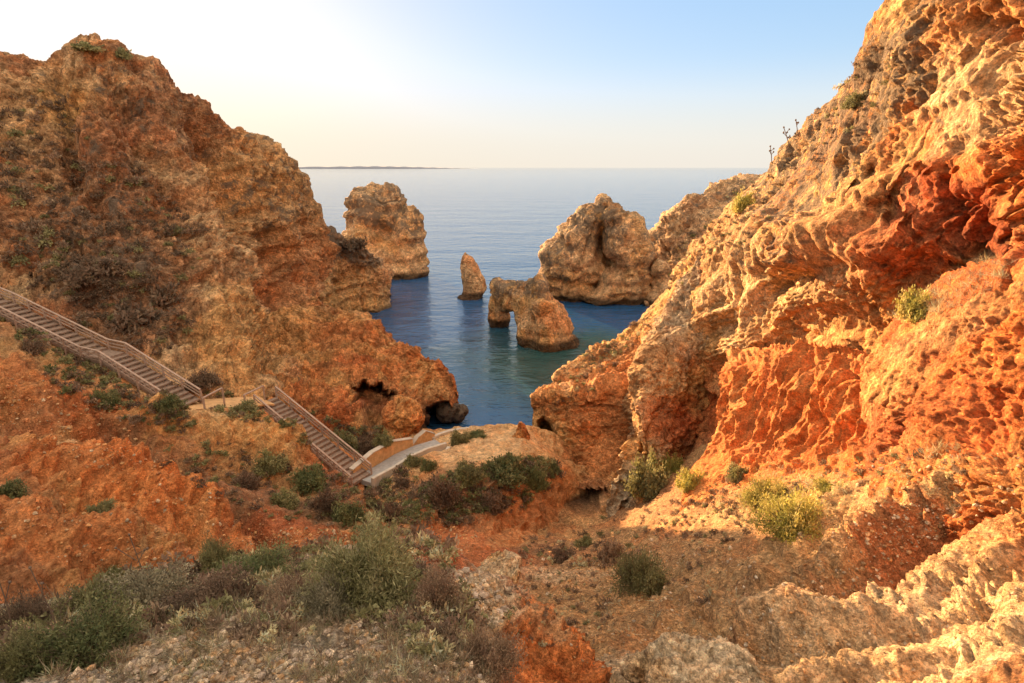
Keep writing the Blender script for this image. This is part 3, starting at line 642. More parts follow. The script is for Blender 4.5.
# ------------------------------------------------------------------ sea stacks: closed rings of rock
def stack(name, rings, NU, NV, mat, base, dopt, stamps=(), crusts=(), crust=0.2, mixes=(), caves=(), label='', cap=0.5):
    """rings: (px_left, px_right, py, Y, depth_ratio) from top down"""
    A = []
    th = np.linspace(0, 2 * math.pi, K, endpoint=False)
    for (a, b, y, Yd, dr) in rings:
        p, q = at(a, y, Yd), at(b, y, Yd)
        c = (p + q) / 2; rx = (q[0] - p[0]) / 2; ry = rx * dr if dr < 3 else dr
        sq = 0.75
        X_ = np.sign(np.cos(th)) * np.abs(np.cos(th)) ** sq; Y_ = np.sign(np.sin(th)) * np.abs(np.sin(th)) ** sq
        A.append(np.stack([c[0] + rx * X_, c[1] - ry * Y_, np.full(K, c[2])], 1))
    t0 = A[0].mean(0); A.insert(0, t0 + (A[0] - t0) * 0.03 + np.array([0, 0, cap]))
    G = catrow(A, NV)
    uu = np.linspace(0, K, NU, endpoint=False); i = uu.astype(int); t = (uu - i)[None, :, None]
    G = G[:, i % K] * (1 - t) + G[:, (i + 1) % K] * t
    N = grid_normals(G, True)
    cen = G.mean(axis=1, keepdims=True)
    s = np.sign(np.sum(N * (G - cen), axis=2)); N *= np.where(np.median(s) < 0, -1, 1)
    P = G.reshape(-1, 3); Nn = N.reshape(-1, 3)
    D = np.linalg.norm(P - np.array([0, 0, CZ]), axis=1); fp = D / F * 1.4
    px, py = proj(P)
    d = cliff_disp(P, fp, Nn, D, dopt)
    P2 = P + Nn * d[:, None]
    for (st, depth, dirn) in caves:
        wv = stamp_w(px, py, P, st, 0.16) * (Nn[:, 1] < 0.2); P2 += (wv * depth)[:, None] * np.array(dirn)
    T = np.tile(PAL[base], (len(P), 1)).astype(float)
    for (cname, L, thr, gain) in mixes:
        n = octs(P, L, 1.0, 4, fp, 'f', 0.55, len(cname) * 3.7 + thr); wv = smooth01((n - thr) * 2.2 + 0.5) * gain; T += (PAL[cname] - T) * wv[:, None]
    cr = np.full(len(P), float(crust))
    for (st, cname, gg) in stamps:
        wv = stamp_w(px, py, P, st) * gg; T += (PAL[cname] - T) * wv[:, None]
    for (st, gg) in crusts:
        wv = stamp_w(px, py, P, st, 0.5); cr += (gg - cr) * wv
    wet = smooth01((1.7 - P2[:, 2]) / 0.8); T += (PAL['wet'] - T) * (wet * 0.9)[:, None]
    return mesh_from(name, P2, grid_faces(NV, NU, True), mat, T, cr)
st2 = stack('sea_stack', [(464,467,253,112,1.0),(462,471,258,112,1.0),(461,477,267,112,1.0),(462,484,278,112,.9),(463,486,287,112,.9),(462,484,294,112,1.),(459,483,299,112,1.1),(459,483,308,112,1.1)], 160, 140, M_far, 'stackc',
   dict(k=0.7, amp=0.5, strata=0.7), mixes=[('orange',4,0.15,0.5),('pale',3,0.2,0.4)], crust=0.12, cap=0.3)
tag(st2, 'thin lone needle of rock rising from open water, smallest of the stacks', 'sea stack', 'sea stacks')
# the far dark headland that looks over the right cliff
r0 = [(640,270,120),(656,232,122),(665,212,123),(690,195,124),(715,183,125),(735,178,126),(760,177,128),(800,178,132)]
fh = [*back(r0, (40, 20), (20, 5), (6, .5)), r0, [(650,285,112),(660,258,113),(690,235,114),(720,225,114),(760,220,115),(800,225,116)],
  [(645,300,106),(660,290,106),(690,285,106),(730,285,106),(760,285,106),(800,290,106)], [(645,320,100),(660,318,100),(690,315,100),(730,315,100),(760,315,100),(800,318,100)]]
fhp = patch('cliff', fh, 220, 160, M_far, 'stackc', dopt=dict(k=1.4, amp=0.8, strata=2.0), mixes=[('brown',6,0.1,0.7,0)], crust=0.34); tag(fhp, kind='structure')
# ------------------------------------------------------------------ arch rock: one body, grown round a skeleton and voxel-joined
def blob_rock(name, balls, vox, base, dopt, mat, mixes=(), crust=0.1, crusts=(), sub=True):
    """balls: (centre, (rx, ry, rz)); joined by a remesh into one body and then roughened"""
    bm = bmesh.new()
    for c, r in balls:
        mtx = Matrix.Translation(Vector(c)) @ Matrix.Diagonal((r[0], r[1], r[2], 1))
        bmesh.ops.create_icosphere(bm, subdivisions=3, radius=1.0, matrix=mtx)
    me = bpy.data.meshes.new(name); bm.to_mesh(me); bm.free()
    o = bpy.data.objects.new(name, me); col.objects.link(o)
    md = o.modifiers.new('r', 'REMESH'); md.mode = 'VOXEL'; md.voxel_size = vox
    sm = o.modifiers.new('s', 'SMOOTH'); sm.iterations = 4; sm.factor = 0.5
    dg = bpy.context.evaluated_depsgraph_get(); ev = o.evaluated_get(dg); m2 = bpy.data.meshes.new_from_object(ev)
    bpy.data.objects.remove(o); bpy.data.meshes.remove(me)
    n = len(m2.vertices); P = np.zeros(n * 3, np.float32); m2.vertices.foreach_get('co', P); P = P.reshape(-1, 3).astype(float)
    Nn = np.zeros(n * 3, np.float32); m2.vertices.foreach_get('normal', Nn); Nn = Nn.reshape(-1, 3).astype(float)
    D = np.linalg.norm(P - np.array([0, 0, CZ]), axis=1); fp = np.maximum(D / F * 1.2, vox)
    P2 = P + Nn * cliff_disp(P, fp, Nn, D, dopt)[:, None]
    T = np.tile(PAL[base], (n, 1)).astype(float); px, py = proj(P)
    for (cname, L, thr, gain) in mixes:
        q = octs(P, L, 1.0, 4, fp, 'f', 0.55, len(cname) * 3.7 + thr); wv = smooth01((q - thr) * 2.2 + 0.5) * gain; T += (PAL[cname] - T) * wv[:, None]
    cr = np.full(n, float(crust))
    for (st, gg) in crusts:
        wv = stamp_w(px, py, P, st, 0.5); cr += (gg - cr) * wv
    if dopt.get('tide', 1): wet = smooth01((1.7 - P2[:, 2]) / 0.8); T += (PAL['wet'] - T) * (wet * 0.9)[:, None]
    faces = np.zeros(len(m2.polygons) * 4, np.int32); m2.loops.foreach_get('vertex_index', faces)
    bpy.data.meshes.remove(m2) if False else None
    return mesh_from(name, P2, faces.reshape(-1, 4), mat, T, cr)
def ball(px, py, Y, rpx, rpy, ry):
    c = at(px, py, Y); s = Y / F
    return (c, (rpx * s, ry, rpy * s))
st1 = blob_rock('sea_stack', [ball(375,213,139,22,27,6),ball(371,245,139,25,34,6.5),ball(385,262,138,28,30,7),ball(408,236,138,15,28,5.5),ball(412,258,137,15,26,5.5),ball(395,274,137,36,18,7),ball(380,198,139,15,13,4.2),ball(393,214,139,15,22,5),ball(362,202,139,10,14,4.5),ball(389,193,139,11,8,3.6),ball(357,210,139,9,16,4)],
   0.42, 'stackc', dict(k=1.3, amp=0.8, strata=1.4), M_far, mixes=[('ochre',6,0.1,0.6),('pale',5,0.2,0.5)], crust=0.15, crusts=[((378,203,44,24,0),0.52),((408,222,20,20,20),0.45)])
tag(st1, 'squat layered sea stack with a dark crusted top, standing just off the left headland', 'sea stack', 'sea stacks')
st4 = blob_rock('sea_stack', [ball(572,264,112,34,20,7),ball(602,252,117.5,18,36,3.5),ball(592,286,116,14,14,3.5),ball(605,204,112,9,9,4),ball(560,256,113,22,18,6),ball(577,241,113,20,26,6.5),ball(589,222,112,11,17,5),ball(605,210,112,12,11,4),ball(552,276,112,15,14,5),ball(570,290,113,26,16,6),ball(556,302,113,14,14,5),
   ball(624,236,109,20,26,5.5),ball(614,216,110,15,14,4.5),ball(632,260,109,18,32,5.5),ball(622,286,108,24,22,4.5),ball(640,292,109,12,26,4),ball(606,300,107,26,12,3),ball(622,308,108,26,12,4)],
   0.38, 'stackc', dict(k=1.2, amp=0.8, strata=1.1), M_far, mixes=[('ochre',6,0.1,0.6),('brown',5,0.2,0.6),('pale',4,0.25,0.5)], crust=0.2, crusts=[((605,222,44,26,0),0.5),((565,250,34,20,-40),0.45),((640,250,14,40,0),0.35),((615,295,50,14,0),0.0)])
tag(st4, 'broad dome-shaped sea stack with a split in its foot, largest of the stacks', 'sea stack', 'sea stacks')
arch = blob_rock('rock_arch', [ball(498,289,91,9,11,1.9),ball(497,304,91,8.5,15,1.9),ball(498,319,91,10,14,2.0),ball(510,293,89,14,14,2.2),ball(505,303,90,9,9,1.8),ball(523,312,83,8,20,2.2),ball(518,304,85,9,9,2.0),ball(513,304,87,10,9,2.0),ball(523,296,86,12,16,2.2),ball(534,296,83,12,20,2.4),ball(538,290,81,9,14,2.2),ball(541,308,80,17,16,2.8),ball(547,322,80,22,22,3.2),ball(550,342,80,25,18,3.6),ball(564,332,80,8,14,2.2),ball(528,334,81,12,22,2.5),ball(571,347,80,9,9,2.4)],
   0.24, 'stackc', dict(k=0.7, amp=0.68, strata=0.9), M_far, mixes=[('ochre',4,0.0,0.7),('orange',4,0.2,0.5)], crust=0.18, crusts=[((520,284,46,16,0),0.48)])
tag(arch, 'rock with a small natural arch in its left side, nearest rock in the water', 'rock arch', 'sea stacks')
brid = blob_rock('rock_arch', [ball(650,259,110,9,7,2.5),ball(660,268,106,9,9,2.5),ball(645,268,112,6,14,2.5),ball(657,300,106,11,14,3),ball(655,282,108,6.5,8,2.5),ball(664,285,106,7,10,2.5)],
   0.4, 'stackc', dict(k=0.8, amp=0.7, strata=0.8), M_far, crust=0.15)
tag(brid, 'narrow rock bridge between the big dome-shaped stack and the right cliff', 'rock arch')
# ------------------------------------------------------------------ boulders
def boulder(px, py, Y, w, h, base, label, k=0.4, mat=None, dr=0.9, vox=None, extra=(), crust=0.06, kind='boulder', mixes=(('ochre',2,0.1,0.6),)):
    o = blob_rock(kind, [ball(px, py, Y, w / 2, h / 2, w / 2 * Y / F * dr)] + [ball(*e) for e in extra], vox or max(0.02, Y / F * 1.1), base, dict(k=k, amp=0.8, strata=0.4, tide=0), mat or M_mid, mixes=mixes, crust=crust)
    return tag(o, label, 'boulder')
boulder(403,418,41.5,42,52,'orange','rounded orange boulder beside the mouth of the round cave',0.7, extra=[(398,437,41,17,10,1.4)], dr=.8)
boulder(522,440,41,26,48,'orange','pointed upright orange rock at the seaward end of the sandy plateau',0.6, extra=[(526,452,41,17,16,1.3)], dr=.8)
boulder(500,476+100,15.2,58,11,'cream','flat whitish slab lying in the gully behind the crest of the near ridge',0.3, mat=M_near, dr=1.6, kind='boulder')
boulder(690,668,6.6,120,34,'cream','pale smooth boulder at the bottom edge right of the near ridge',0.22, mat=M_near, dr=.8, extra=[(650,668,6.8,36,14,.35),(735,676,6.3,40,12,.4)])
boulder(447,408,53.5,20,22,'wet','dark wet rock at the waterline under the low headland',0.6, extra=[(458,411,54,9,7,1.2)], dr=1.2, kind='boulder', crust=0.5, mixes=())
# ------------------------------------------------------------------ built things: stairs, ramp, walls
class MB:
    def __init__(s): s.v = []; s.f = []
    def box(s, c, ax, ay, az):          # centre and three half-axis vectors
        c = np.array(c, float); n = len(s.v)
        for i in (-1, 1):
            for j in (-1, 1):
                for k in (-1, 1): s.v.append(c + i * ax + j * ay + k * az)
        for q in ((0,1,3,2),(4,6,7,5),(0,4,5,1),(2,3,7,6),(0,2,6,4),(1,5,7,3)): s.f.append([n + t for t in q])
        return s
    def beam(s, a, b, w, h, up=(0, 0, 1)):
        a = np.array(a, float); b = np.array(b, float); d = b - a; L = np.linalg.norm(d); d /= L
        sd_ = np.cross(d, up); sd_ /= max(np.linalg.norm(sd_), 1e-6); u = np.cross(sd_, d)
        return s.box((a + b) / 2, d * L / 2, sd_ * w / 2, u * h / 2)
    def build(s, name, mat, parent=None, bevel=0.012):
        me = bpy.data.meshes.new(name); me.from_pydata([tuple(v) for v in s.v], [], s.f); me.materials.append(mat)
        o = bpy.data.objects.new(name, me); col.objects.link(o)
        if parent: o.parent = parent; o.matrix_parent_inverse = parent.matrix_world.inverted()
        if bevel: b = o.modifiers.new('bevel', 'BEVEL'); b.width = bevel; b.segments = 1
        return o
def empty(name, loc, label=None, cat=None, group=None):
    o = bpy.data.objects.new(name, None); col.objects.link(o); o.location = loc
    o.matrix_world = Matrix.Translation(Vector(loc)); return tag(o, label, cat, group)

def flight(root, pts, width, riser, rail_h=0.95, rails=(-1, 1)):
    rj = random.Random(3)
    for a, b in zip(pts[:-1], pts[1:]):
        d = (b - a); hd = np.array([d[0], d[1], 0]); L = np.linalg.norm(hd); hd /= L; sd_ = np.array([hd[1], -hd[0], 0])
        n = max(1, int(round(abs(d[2]) / riser))) ; run = L / n
        for i in range(n):
            p = a + d * ((i + 0.5) / n)
            mb = MB()
            if riser < 0.18 and n > 1 and L / n < 0.7:
                mb.box(p + np.array([0, 0, rj.uniform(-.008, .008)]), hd * run * 0.48, sd_ * width / 2, np.array([0, 0, 0.03]))
                mb.box(p + hd * run * 0.44 - np.array([0, 0, 0.10]), hd * 0.02, sd_ * width / 2, np.array([0, 0, 0.065]))
            else:
                mb.box(p, hd * run * 0.49, sd_ * width / 2, np.array([0, 0, 0.05]))
                mb.box(p - hd * run * 0.46 + np.array([0, 0, 0.055]), hd * 0.05, sd_ * width / 2 * 0.98, np.array([0, 0, 0.03]))
            mb.build('step', M_wood, root, 0)
        for sgn in (-1, 1): MB().beam(a + sd_ * sgn * (width / 2 + 0.045) - np.array([0, 0, 0.13]), b + sd_ * sgn * (width / 2 + 0.045) - np.array([0, 0, 0.13]), 0.07, 0.24).build('stringer', M_wood, root)
    for sgn in rails:
        side = []
        for k, p in enumerate(pts):
            a = pts[max(k - 1, 0)]; b = pts[min(k + 1, len(pts) - 1)]; h = np.array([b[0] - a[0], b[1] - a[1], 0]); h /= np.linalg.norm(h)
            side.append(p + np.array([h[1], -h[0], 0]) * sgn * (width / 2 + 0.14))
        rl = MB()
        for a, b in zip(side[:-1], side[1:]):
            up = np.array([0, 0, 1.0])
            rl.beam(a + up * rail_h, b + up * rail_h, 0.14, 0.08)
            for hh_ in (0.46, 0.22): rl.beam(a + up * hh_, b + up * hh_, 0.04, 0.10)
        ro = rl.build('railing', M_rail, root)
        for a, b in zip(side[:-1], side[1:]):
            n = max(1, int(np.linalg.norm(b - a) / 1.5))
            for i in range(n + 1):
                if i == 0 and a is not side[0]: continue
                p = a + (b - a) * i / n
                MB().box(p + np.array([0, 0, rail_h / 2 - 0.25]), np.array([.055, 0, 0]), np.array([0, .055, 0]), np.array([0, 0, rail_h / 2 + 0.2])).build('post', M_rail, ro)
up_st = empty('staircase', S_UP[2], 'long wooden stairway with handrails descending the left slope to the bend', 'staircase', 'wooden stairs')
flight(up_st, S_UP, 1.6, 0.19, 0.72)
lo_st = empty('staircase', S_LO[1], 'short steep wooden stair flight dropping from the bend to the sandy plateau', 'staircase', 'wooden stairs')
flight(lo_st, S_LO, 1.55, 0.17, 0.75)
ld = empty('landing', (S_UP[-1] + S_LO[0]) / 2, 'straw-coloured landing with a low rail at the bend between the two stairs', 'landing')
mb = MB(); a, b = S_UP[-1], S_LO[0]
mb.beam(a - np.array([0.3, 0, .06]), b - np.array([0, 0, .06]), 2.3, 0.12); mb.build('deck', M_plast, ld)
for e1_, e2_ in ((at(203, 398, 33.6), at(222, 388, 35.2)), (at(244, 395, 36.4), at(263, 386, 38.4))):
    rl_ = MB().beam(e1_, e2_, .13, .08).build('railing', M_rail, ld)
    for p in (e1_, e2_): MB().box(p - np.array([0, 0, .7]), np.array([.05, 0, 0]), np.array([0, .05, 0]), np.array([0, 0, .7])).build('post', M_rail, rl_)

def offset_line(pts, off):
    out = []
    for k, p in enumerate(pts):
        a = pts[max(k - 1, 0)]; b = pts[min(k + 1, len(pts) - 1)]; h = np.array([b[0] - a[0], b[1] - a[1], 0]); h /= np.linalg.norm(h)
        out.append(p + np.array([h[1], -h[0], 0]) * off)
    return out
def strip(name, pts, w_, top, bot, mat, parent=None, bev=0.03):
    """a wall or slab of even thickness following a line, mitred at its corners"""
    L, Rr = offset_line(pts, w_ / 2), offset_line(pts, -w_ / 2); v = []; f = []
    z = np.array([0, 0, 1.0])
    tops = top if hasattr(top, '__len__') else [top] * len(pts)
    for l, r, t_ in zip(L, Rr, tops): v += [l + z * bot, r + z * bot, r + z * t_, l + z * t_]
    for k in range(len(pts) - 1):
        o_ = 4 * k
        for i in range(4): f.append([o_ + i, o_ + (i + 1) % 4, o_ + 4 + (i + 1) % 4, o_ + 4 + i])
    f += [[3, 2, 1, 0], [4 * len(pts) - 4 + i for i in range(4)]]
    mb = MB(); mb.v = v; mb.f = f; return mb.build(name, mat, parent, bev)
rp = empty('ramp', RAMP[0], 'grey ramp between low walls leading from the foot of the stairs to the plateau', 'ramp')
strip('ramp_surface', RAMP, 1.5, 0.02, -0.5, M_grey, rp, 0.01)
nearw = [p + np.array([0, 0, 0]) for p in offset_line(RAMP, 0.92)]
strip('parapet', nearw, 0.26, 0.42, -0.6, M_conc, rp)
farw = offset_line(RAMP[:4], -0.95)
fw_ = strip('retaining_wall', farw, 0.34, [0.5, 1.05, 1.0, 0.55], -0.6, M_plast, rp)
cpg = [p + np.array([0, 0, t_]) for p, t_ in zip(farw, (0.52, 1.07, 1.02, 0.57))]
strip('coping', cpg, 0.42, 0.07, 0.003, M_conc, fw_, 0.01)
w2 = [at(409, 452, 39.6), at(417, 446, 40.2), at(425, 440.5, 40.9), at(434, 439, 41.5)]
wl = empty('retaining_wall', w2[0], 'ochre retaining wall with a rounded pale top beside the concrete slab', 'wall')
strip('wall_face', w2, 0.34, [.3, .75, .85, .5], -0.8, M_plast, wl)
strip('coping', [p + np.array([0, 0, t_]) for p, t_ in zip(w2, (.302, .752, .852, .502))], 0.42, 0.06, 0.002, M_conc, wl, 0.01)
sl = empty('concrete_slab', at(436, 456, 38.4), 'pale concrete slab with one raised edge at the landward end of the plateau', 'slab')
s0 = [at(424, 458, 38.2), at(448, 457, 38.6)]
strip('slab', [s0[0], s0[1]], 1.7, 0.16, -0.5, M_conc, sl)
strip('raised_edge', [at(443, 464, 37.7), at(449, 452, 39.3)], 0.3, 0.5, -0.4, M_conc, sl)
cw = [at(432, 444, 41.2), at(440, 440, 42.2), at(449, 437, 42.9), at(460, 435, 43.3), at(474, 434, 43.2)]
cw_o = strip('sea_wall', cw, 0.32, 0.62, -1.6, M_conc); tag(cw_o, 'low curved concrete wall along the seaward rim of the plateau', 'wall')

# ------------------------------------------------------------------ vegetation
def quads(c, d, n, L, w_):
    """leaf quads: centre base c, direction d, side n"""
    mid = c + d * (L * 0.5)[:, None]
    s_ = n * (w_ * 0.5)[:, None]
    return np.stack([c, mid + s_, c + d * L[:, None], mid - s_], 1)
def unit(v): return v / np.maximum(np.linalg.norm(v, axis=-1, keepdims=True), 1e-9)
LEAFP = dict(green=[(.165,.17,.065),(.12,.14,.055),(.21,.20,.085)], olive=[(0.217,0.203,0.080),(0.174,0.160,0.072),(0.275,0.246,0.109)], yellow=[(0.392,0.334,0.080),(0.304,0.290,0.072),(0.478,0.392,0.131)],
    dry=[(0.290,0.196,0.116),(0.217,0.138,0.087),(0.362,0.261,0.160)], heather=[(.18,.115,.072),(.135,.092,.058),(.22,.15,.09)], grey=[(.25,.215,.13),(.20,.175,.105),(.30,.26,.16)], pale=[(.30,.28,.12),(.23,.22,.095),(.37,.33,.16)], straw=[(0.500,0.435,0.232),(0.478,0.348,0.174),(0.500,0.500,0.319)])
def shrub_arrays(seed, nb, nl, leaf, lw, pal, flat=0.75, droop=0.0, spike=0.5):
    g_ = np.random.default_rng(seed)
    th = g_.uniform(0, 2 * np.pi, nb); zc = g_.uniform(0.02, 1, nb)
    dirs = np.stack([np.cos(th) * np.sqrt(1 - zc ** 2), np.sin(th) * np.sqrt(1 - zc ** 2), zc * flat], 1)
    ln = g_.uniform(0.55, 1.0, nb) * (1 + 0.25 * np.sin(th * 3 + seed))
    tips = dirs * ln[:, None]
    b = np.repeat(np.arange(nb), nl); t = g_.uniform(0.5, 1.06, nb * nl)
    c = tips[b] * t[:, None] + g_.normal(size=(nb * nl, 3)) * 0.085
    c[:, 2] = np.maximum(c[:, 2], 0.0)
    d = unit(unit(tips)[b] * spike * 0.8 + g_.normal(size=c.shape) * 0.75 + np.array([0, 0, 0.25 - droop]))
    n = unit(np.cross(d, g_.normal(size=c.shape)))
    L = leaf * g_.uniform(0.6, 1.4, len(c)); Q = quads(c, d, n, L, lw * g_.uniform(0.7, 1.3, len(c)))
    pp = np.array(LEAFP[pal]); bc = pp[g_.integers(0, len(pp), nb)][b] * g_.uniform(0.75, 1.3, (nb, 1))[b]
    colr = bc * g_.uniform(0.8, 1.25, (len(c), 1))
    V = Q.reshape(-1, 3); Fq = np.arange(len(V)).reshape(-1, 4); C = np.repeat(colr, 4, 0)
    SV = []; SF = []
    for k in range(nb):
        a0 = g_.normal(size=3) * np.array([.05, .05, 0]); mid = tips[k] * 0.5 + g_.normal(size=3) * 0.04 + np.array([0, 0, .03]); r_ = 0.016
        ring = []
        for p, rr in ((a0, r_), (mid, r_ * .7), (tips[k], r_ * .3)):
            u_ = unit(np.cross(tips[k], [0.3, 0.2, 1])); w2_ = unit(np.cross(tips[k], u_))
            for q in range(3): SV.append(p + rr * (u_ * math.cos(q * 2.094) + w2_ * math.sin(q * 2.094)))
        o_ = k * 9
        for q in range(2):
            for i in range(3): SF.append([o_ + q*3 + i, o_ + q*3 + (i+1) % 3, o_ + q*3 + 3 + (i+1) % 3, o_ + q*3 + 3 + i])
    return V, Fq, C, np.array(SV), np.array(SF)
PROTO = {}
def proto(kind, seed):
    key = (kind, seed)
    if key not in PROTO:
        spec = dict(big=(240, 170, 0.085, 0.015, 'olive', 0.8, 0.0, 0.6), near=(140, 110, 0.075, 0.024, None, 0.75, 0, 0.6), mid=(80, 60, 0.12, 0.060, None, 0.7, 0, 0.5), far=(40, 26, 0.24, 0.12, None, 0.65, 0, 0.4))
        k, pal = kind.split(':'); nb, nl, lf, lw, p0, fl, dr, spk = spec[k]
        V, Fq, C, SV, SF = shrub_arrays(seed * 13 + len(pal) * 7 + len(k), nb, nl, lf, lw, pal, fl, dr, spk)
        a_ = mesh_from('foliage', V, Fq, M_leaf, C, smooth=False); b_ = mesh_from('stems', SV, SF, M_twig)
        PROTO[key] = (a_.data, b_.data); bpy.data.objects.remove(a_); bpy.data.objects.remove(b_)
    return PROTO[key]
bpy.context.view_layer.update()
DG = bpy.context.evaluated_depsgraph_get()
def cast(px, py):
    r = ray(px, py); d = Vector(r).normalized()
    ok, loc, nrm, idx, ob, _ = scene.ray_cast(DG, Vector((0, 0, CZ)), d)
    if not ok or ob.name.startswith(('sea', 'distant')) or ob.name == 'sea': return None
    return np.array(loc), np.array(nrm), ob.name
def shrub(px, py, wpx, hpx, kind, label, cat='shrub', group='shrubs on the slopes', seed=None, parts=True):
    h_ = cast(px, py)
    if h_ is None: print('MISS', px, py, label); return
    p, n, on = h_
    D = np.linalg.norm(p - np.array([0, 0, CZ])); s_ = D / F
    sd_ = seed or (1 + (px * 7 + py * 3) % 3)
    fo, st = proto(kind, int(sd_))
    rad = wpx / 2 * s_ * 0.82; hz = max(hpx * s_ * 0.82, 0.35 * rad)
    o = empty('shrub', p - np.array([0, 0, 0.08 * rad]), label, cat, group)
    o.rotation_euler = (0, 0, (px * 1.7 + py) % 6.28); o.scale = (rad, rad, hz / 0.75)
    for nm, me in (('foliage', fo), ('stems', st)):
        c_ = bpy.data.objects.new(nm, me); col.objects.link(c_); c_.parent = o
    return o
SH = [
 (368,598,124,72,'big:pale','large feathery pale green bush crowning the near pebbly ridge'),
 (437,605,62,46,'near:dry','dry brown bush next to the large feathery bush, towards the orange edge'),
 (330,612,70,40,'near:grey','low greyish bush spilling down in front of the large feathery bush'),
 (88,656,104,46,'near:green','spreading green bush in the bottom left corner, biggest of the green ones there'),
 (22,668,60,36,'near:olive','olive bush cut by the left edge of the photo, beside the spreading green bush'),
 (150,602,80,34,'near:grey','grey-green bush up the slope from the spreading green bush'),
 (98,610,64,30,'near:olive','small olive bush on the ridge crest behind the spreading green bush'),
 (258,580,84,32,'near:green','flat green cushion bush on the crest of the near ridge'),
 (216,567,38,32,'near:olive','round olive bush just left of the flat green cushion bush'),
 (205,610,90,30,'near:heather','brownish purple bush between the grey-green bush and the pebbly ground'),
 (290,600,60,26,'near:dry','dry brown bush under the flat green cushion bush'),
 (20,632,50,36,'near:heather','dark bush with tall bare stalks on the left edge of the photo'),
 (490,668,64,44,'near:dry','dusty brown bush leaning over the orange face at the bottom of the photo'),
 (640,588,66,46,'near:olive','round green bush alone in the shaded gully of the right slope'),
 (610,562,30,26,'mid:dry','dry dark bush just behind the round green bush of the gully'),
 (792,530,70,48,'near:yellow','sunlit yellow-green bush at the edge of the shadow, nearest of the sunlit bushes'),
 (768,506,52,36,'near:yellow','sunlit yellow-green bush just behind the nearest sunlit bush'),
 (830,492,38,12,'mid:yellow','small flat sunlit tuft to the right of the yellow-green bushes'),
 (690,487,36,22,'mid:yellow','round sunlit bush on the slope beside the foot of the buttress'),
 (738,478,30,16,'mid:olive','low sunlit bush on the red slope below the washed-out fan'),
 (648,490,50,40,'mid:olive','tall dark bush growing against the foot of the grey buttress'),
 (672,472,26,22,'mid:yellow','lit bush clinging to the buttress above the tall dark bush'),
 (914,318,34,28,'mid:yellow','yellow-green tuft growing on the ledge of the right rubble mound'),
 (742,210,26,20,'mid:yellow','yellowish bush high on the right cliff near its skyline'),
 (856,106,28,14,'mid:olive','olive tuft under the square notch of the right cliff skyline'),
 (506,474,58,24,'mid:green','broad green bush along the front rim of the sandy plateau'),
 (466,478,42,20,'mid:olive','olive bush on the plateau rim left of the broad green bush'),
 (440,500,46,28,'mid:heather','large purplish brown bush hanging from the left end of the plateau rim'),
 (535,486,28,26,'mid:green','green bush hanging over the right end of the plateau rim'),
 (490,508,36,22,'mid:heather','dark bush on the cliff face below the plateau rim'),
 (413,464,24,13,'mid:olive','small olive bush below the ramp wall, nearer the stairs'),
 (428,470,20,16,'mid:green','small dark green bush beside the concrete slab'),
 (459,442,26,14,'mid:olive','green bush at the curved wall behind the concrete slab'),
 (478,436,30,8,'mid:green','flat green bush on the seaward rim beyond the curved wall'),
 (402,485,18,10,'mid:heather','tiny dark bush on the bare sand below the ramp'),
 (344,447,34,18,'mid:olive','olive bush in the hollow between the lower stairs and the low headland'),
 (366,452,32,18,'mid:heather','brown bush in the hollow behind the foot of the lower stairs'),
 (384,443,26,14,'mid:olive','green bush under the rounded boulder by the cave'),
 (310,485,44,24,'mid:green','green bush on the scrubby bank below the lower stairs, biggest there'),
 (270,468,40,18,'mid:olive','olive bush at the foot of the ochre bank below the stairs'),
 (245,486,36,16,'mid:heather','dark brown bush on the scrubby bank, left of the biggest green one'),
 (285,505,34,16,'mid:olive','olive bush low on the scrubby bank'),
 (348,520,40,22,'mid:green','green bush at the bottom of the scrubby bank, above the large feathery bush'),
 (388,518,30,20,'mid:heather','dark bush at the right end of the scrubby bank'),
 (326,505,34,18,'mid:heather','purplish bush between the green bushes of the scrubby bank'),
 (105,404,26,15,'mid:green','dark green bush on the red bank under the upper stairs'),
 (30,352,22,13,'mid:heather','dark round bush under the upper stairs near the left edge'),
 (170,408,32,16,'mid:green','dark green bush directly below the lower end of the upper stairs'),
 (245,412,34,14,'mid:olive','olive bush below the straw-coloured landing'),
 (11,496,28,16,'mid:green','dark bush on the red gullied slope at the left edge'),
 (101,512,26,12,'mid:olive','small olive bush on the flank of the big red mound'),
 (115,577,20,12,'mid:green','small green bush in the gully behind the near ridge'),
 (203,384,36,16,'mid:heather','dark domed bush behind the lower end of the upper stairs'),
 (352,246,34,14,'far:heather','dark scrub cap on the seaward shoulder of the left headland'),
 (88,50,32,7,'far:olive','low scrub on the highest point of the left headland'),
 (124,58,18,9,'far:olive','round bush on the left headland skyline right of its highest point'),
 (232,126,34,10,'far:olive','low bush on the left headland skyline below the sun'),
 (108,270,38,14,'far:heather','dark bush on the left headland slope, uppermost of the dark ones above the stairs'),
 (135,322,50,22,'far:heather','wide dark bush just above the upper stairs'),
 (80,282,34,14,'far:heather','dark bush above the upper stairs, left of the wide one'),
 (165,300,34,18,'far:heather','dark bush against the pale rock, right of the wide one above the stairs'),
 (565,560,30,14,'mid:heather','dark bush in the shade before the dark cave mouth'),
 (585,545,26,10,'mid:olive','olive bush in the shade near the dark cave mouth'),
]
places = [(s_, None) for s_ in SH]
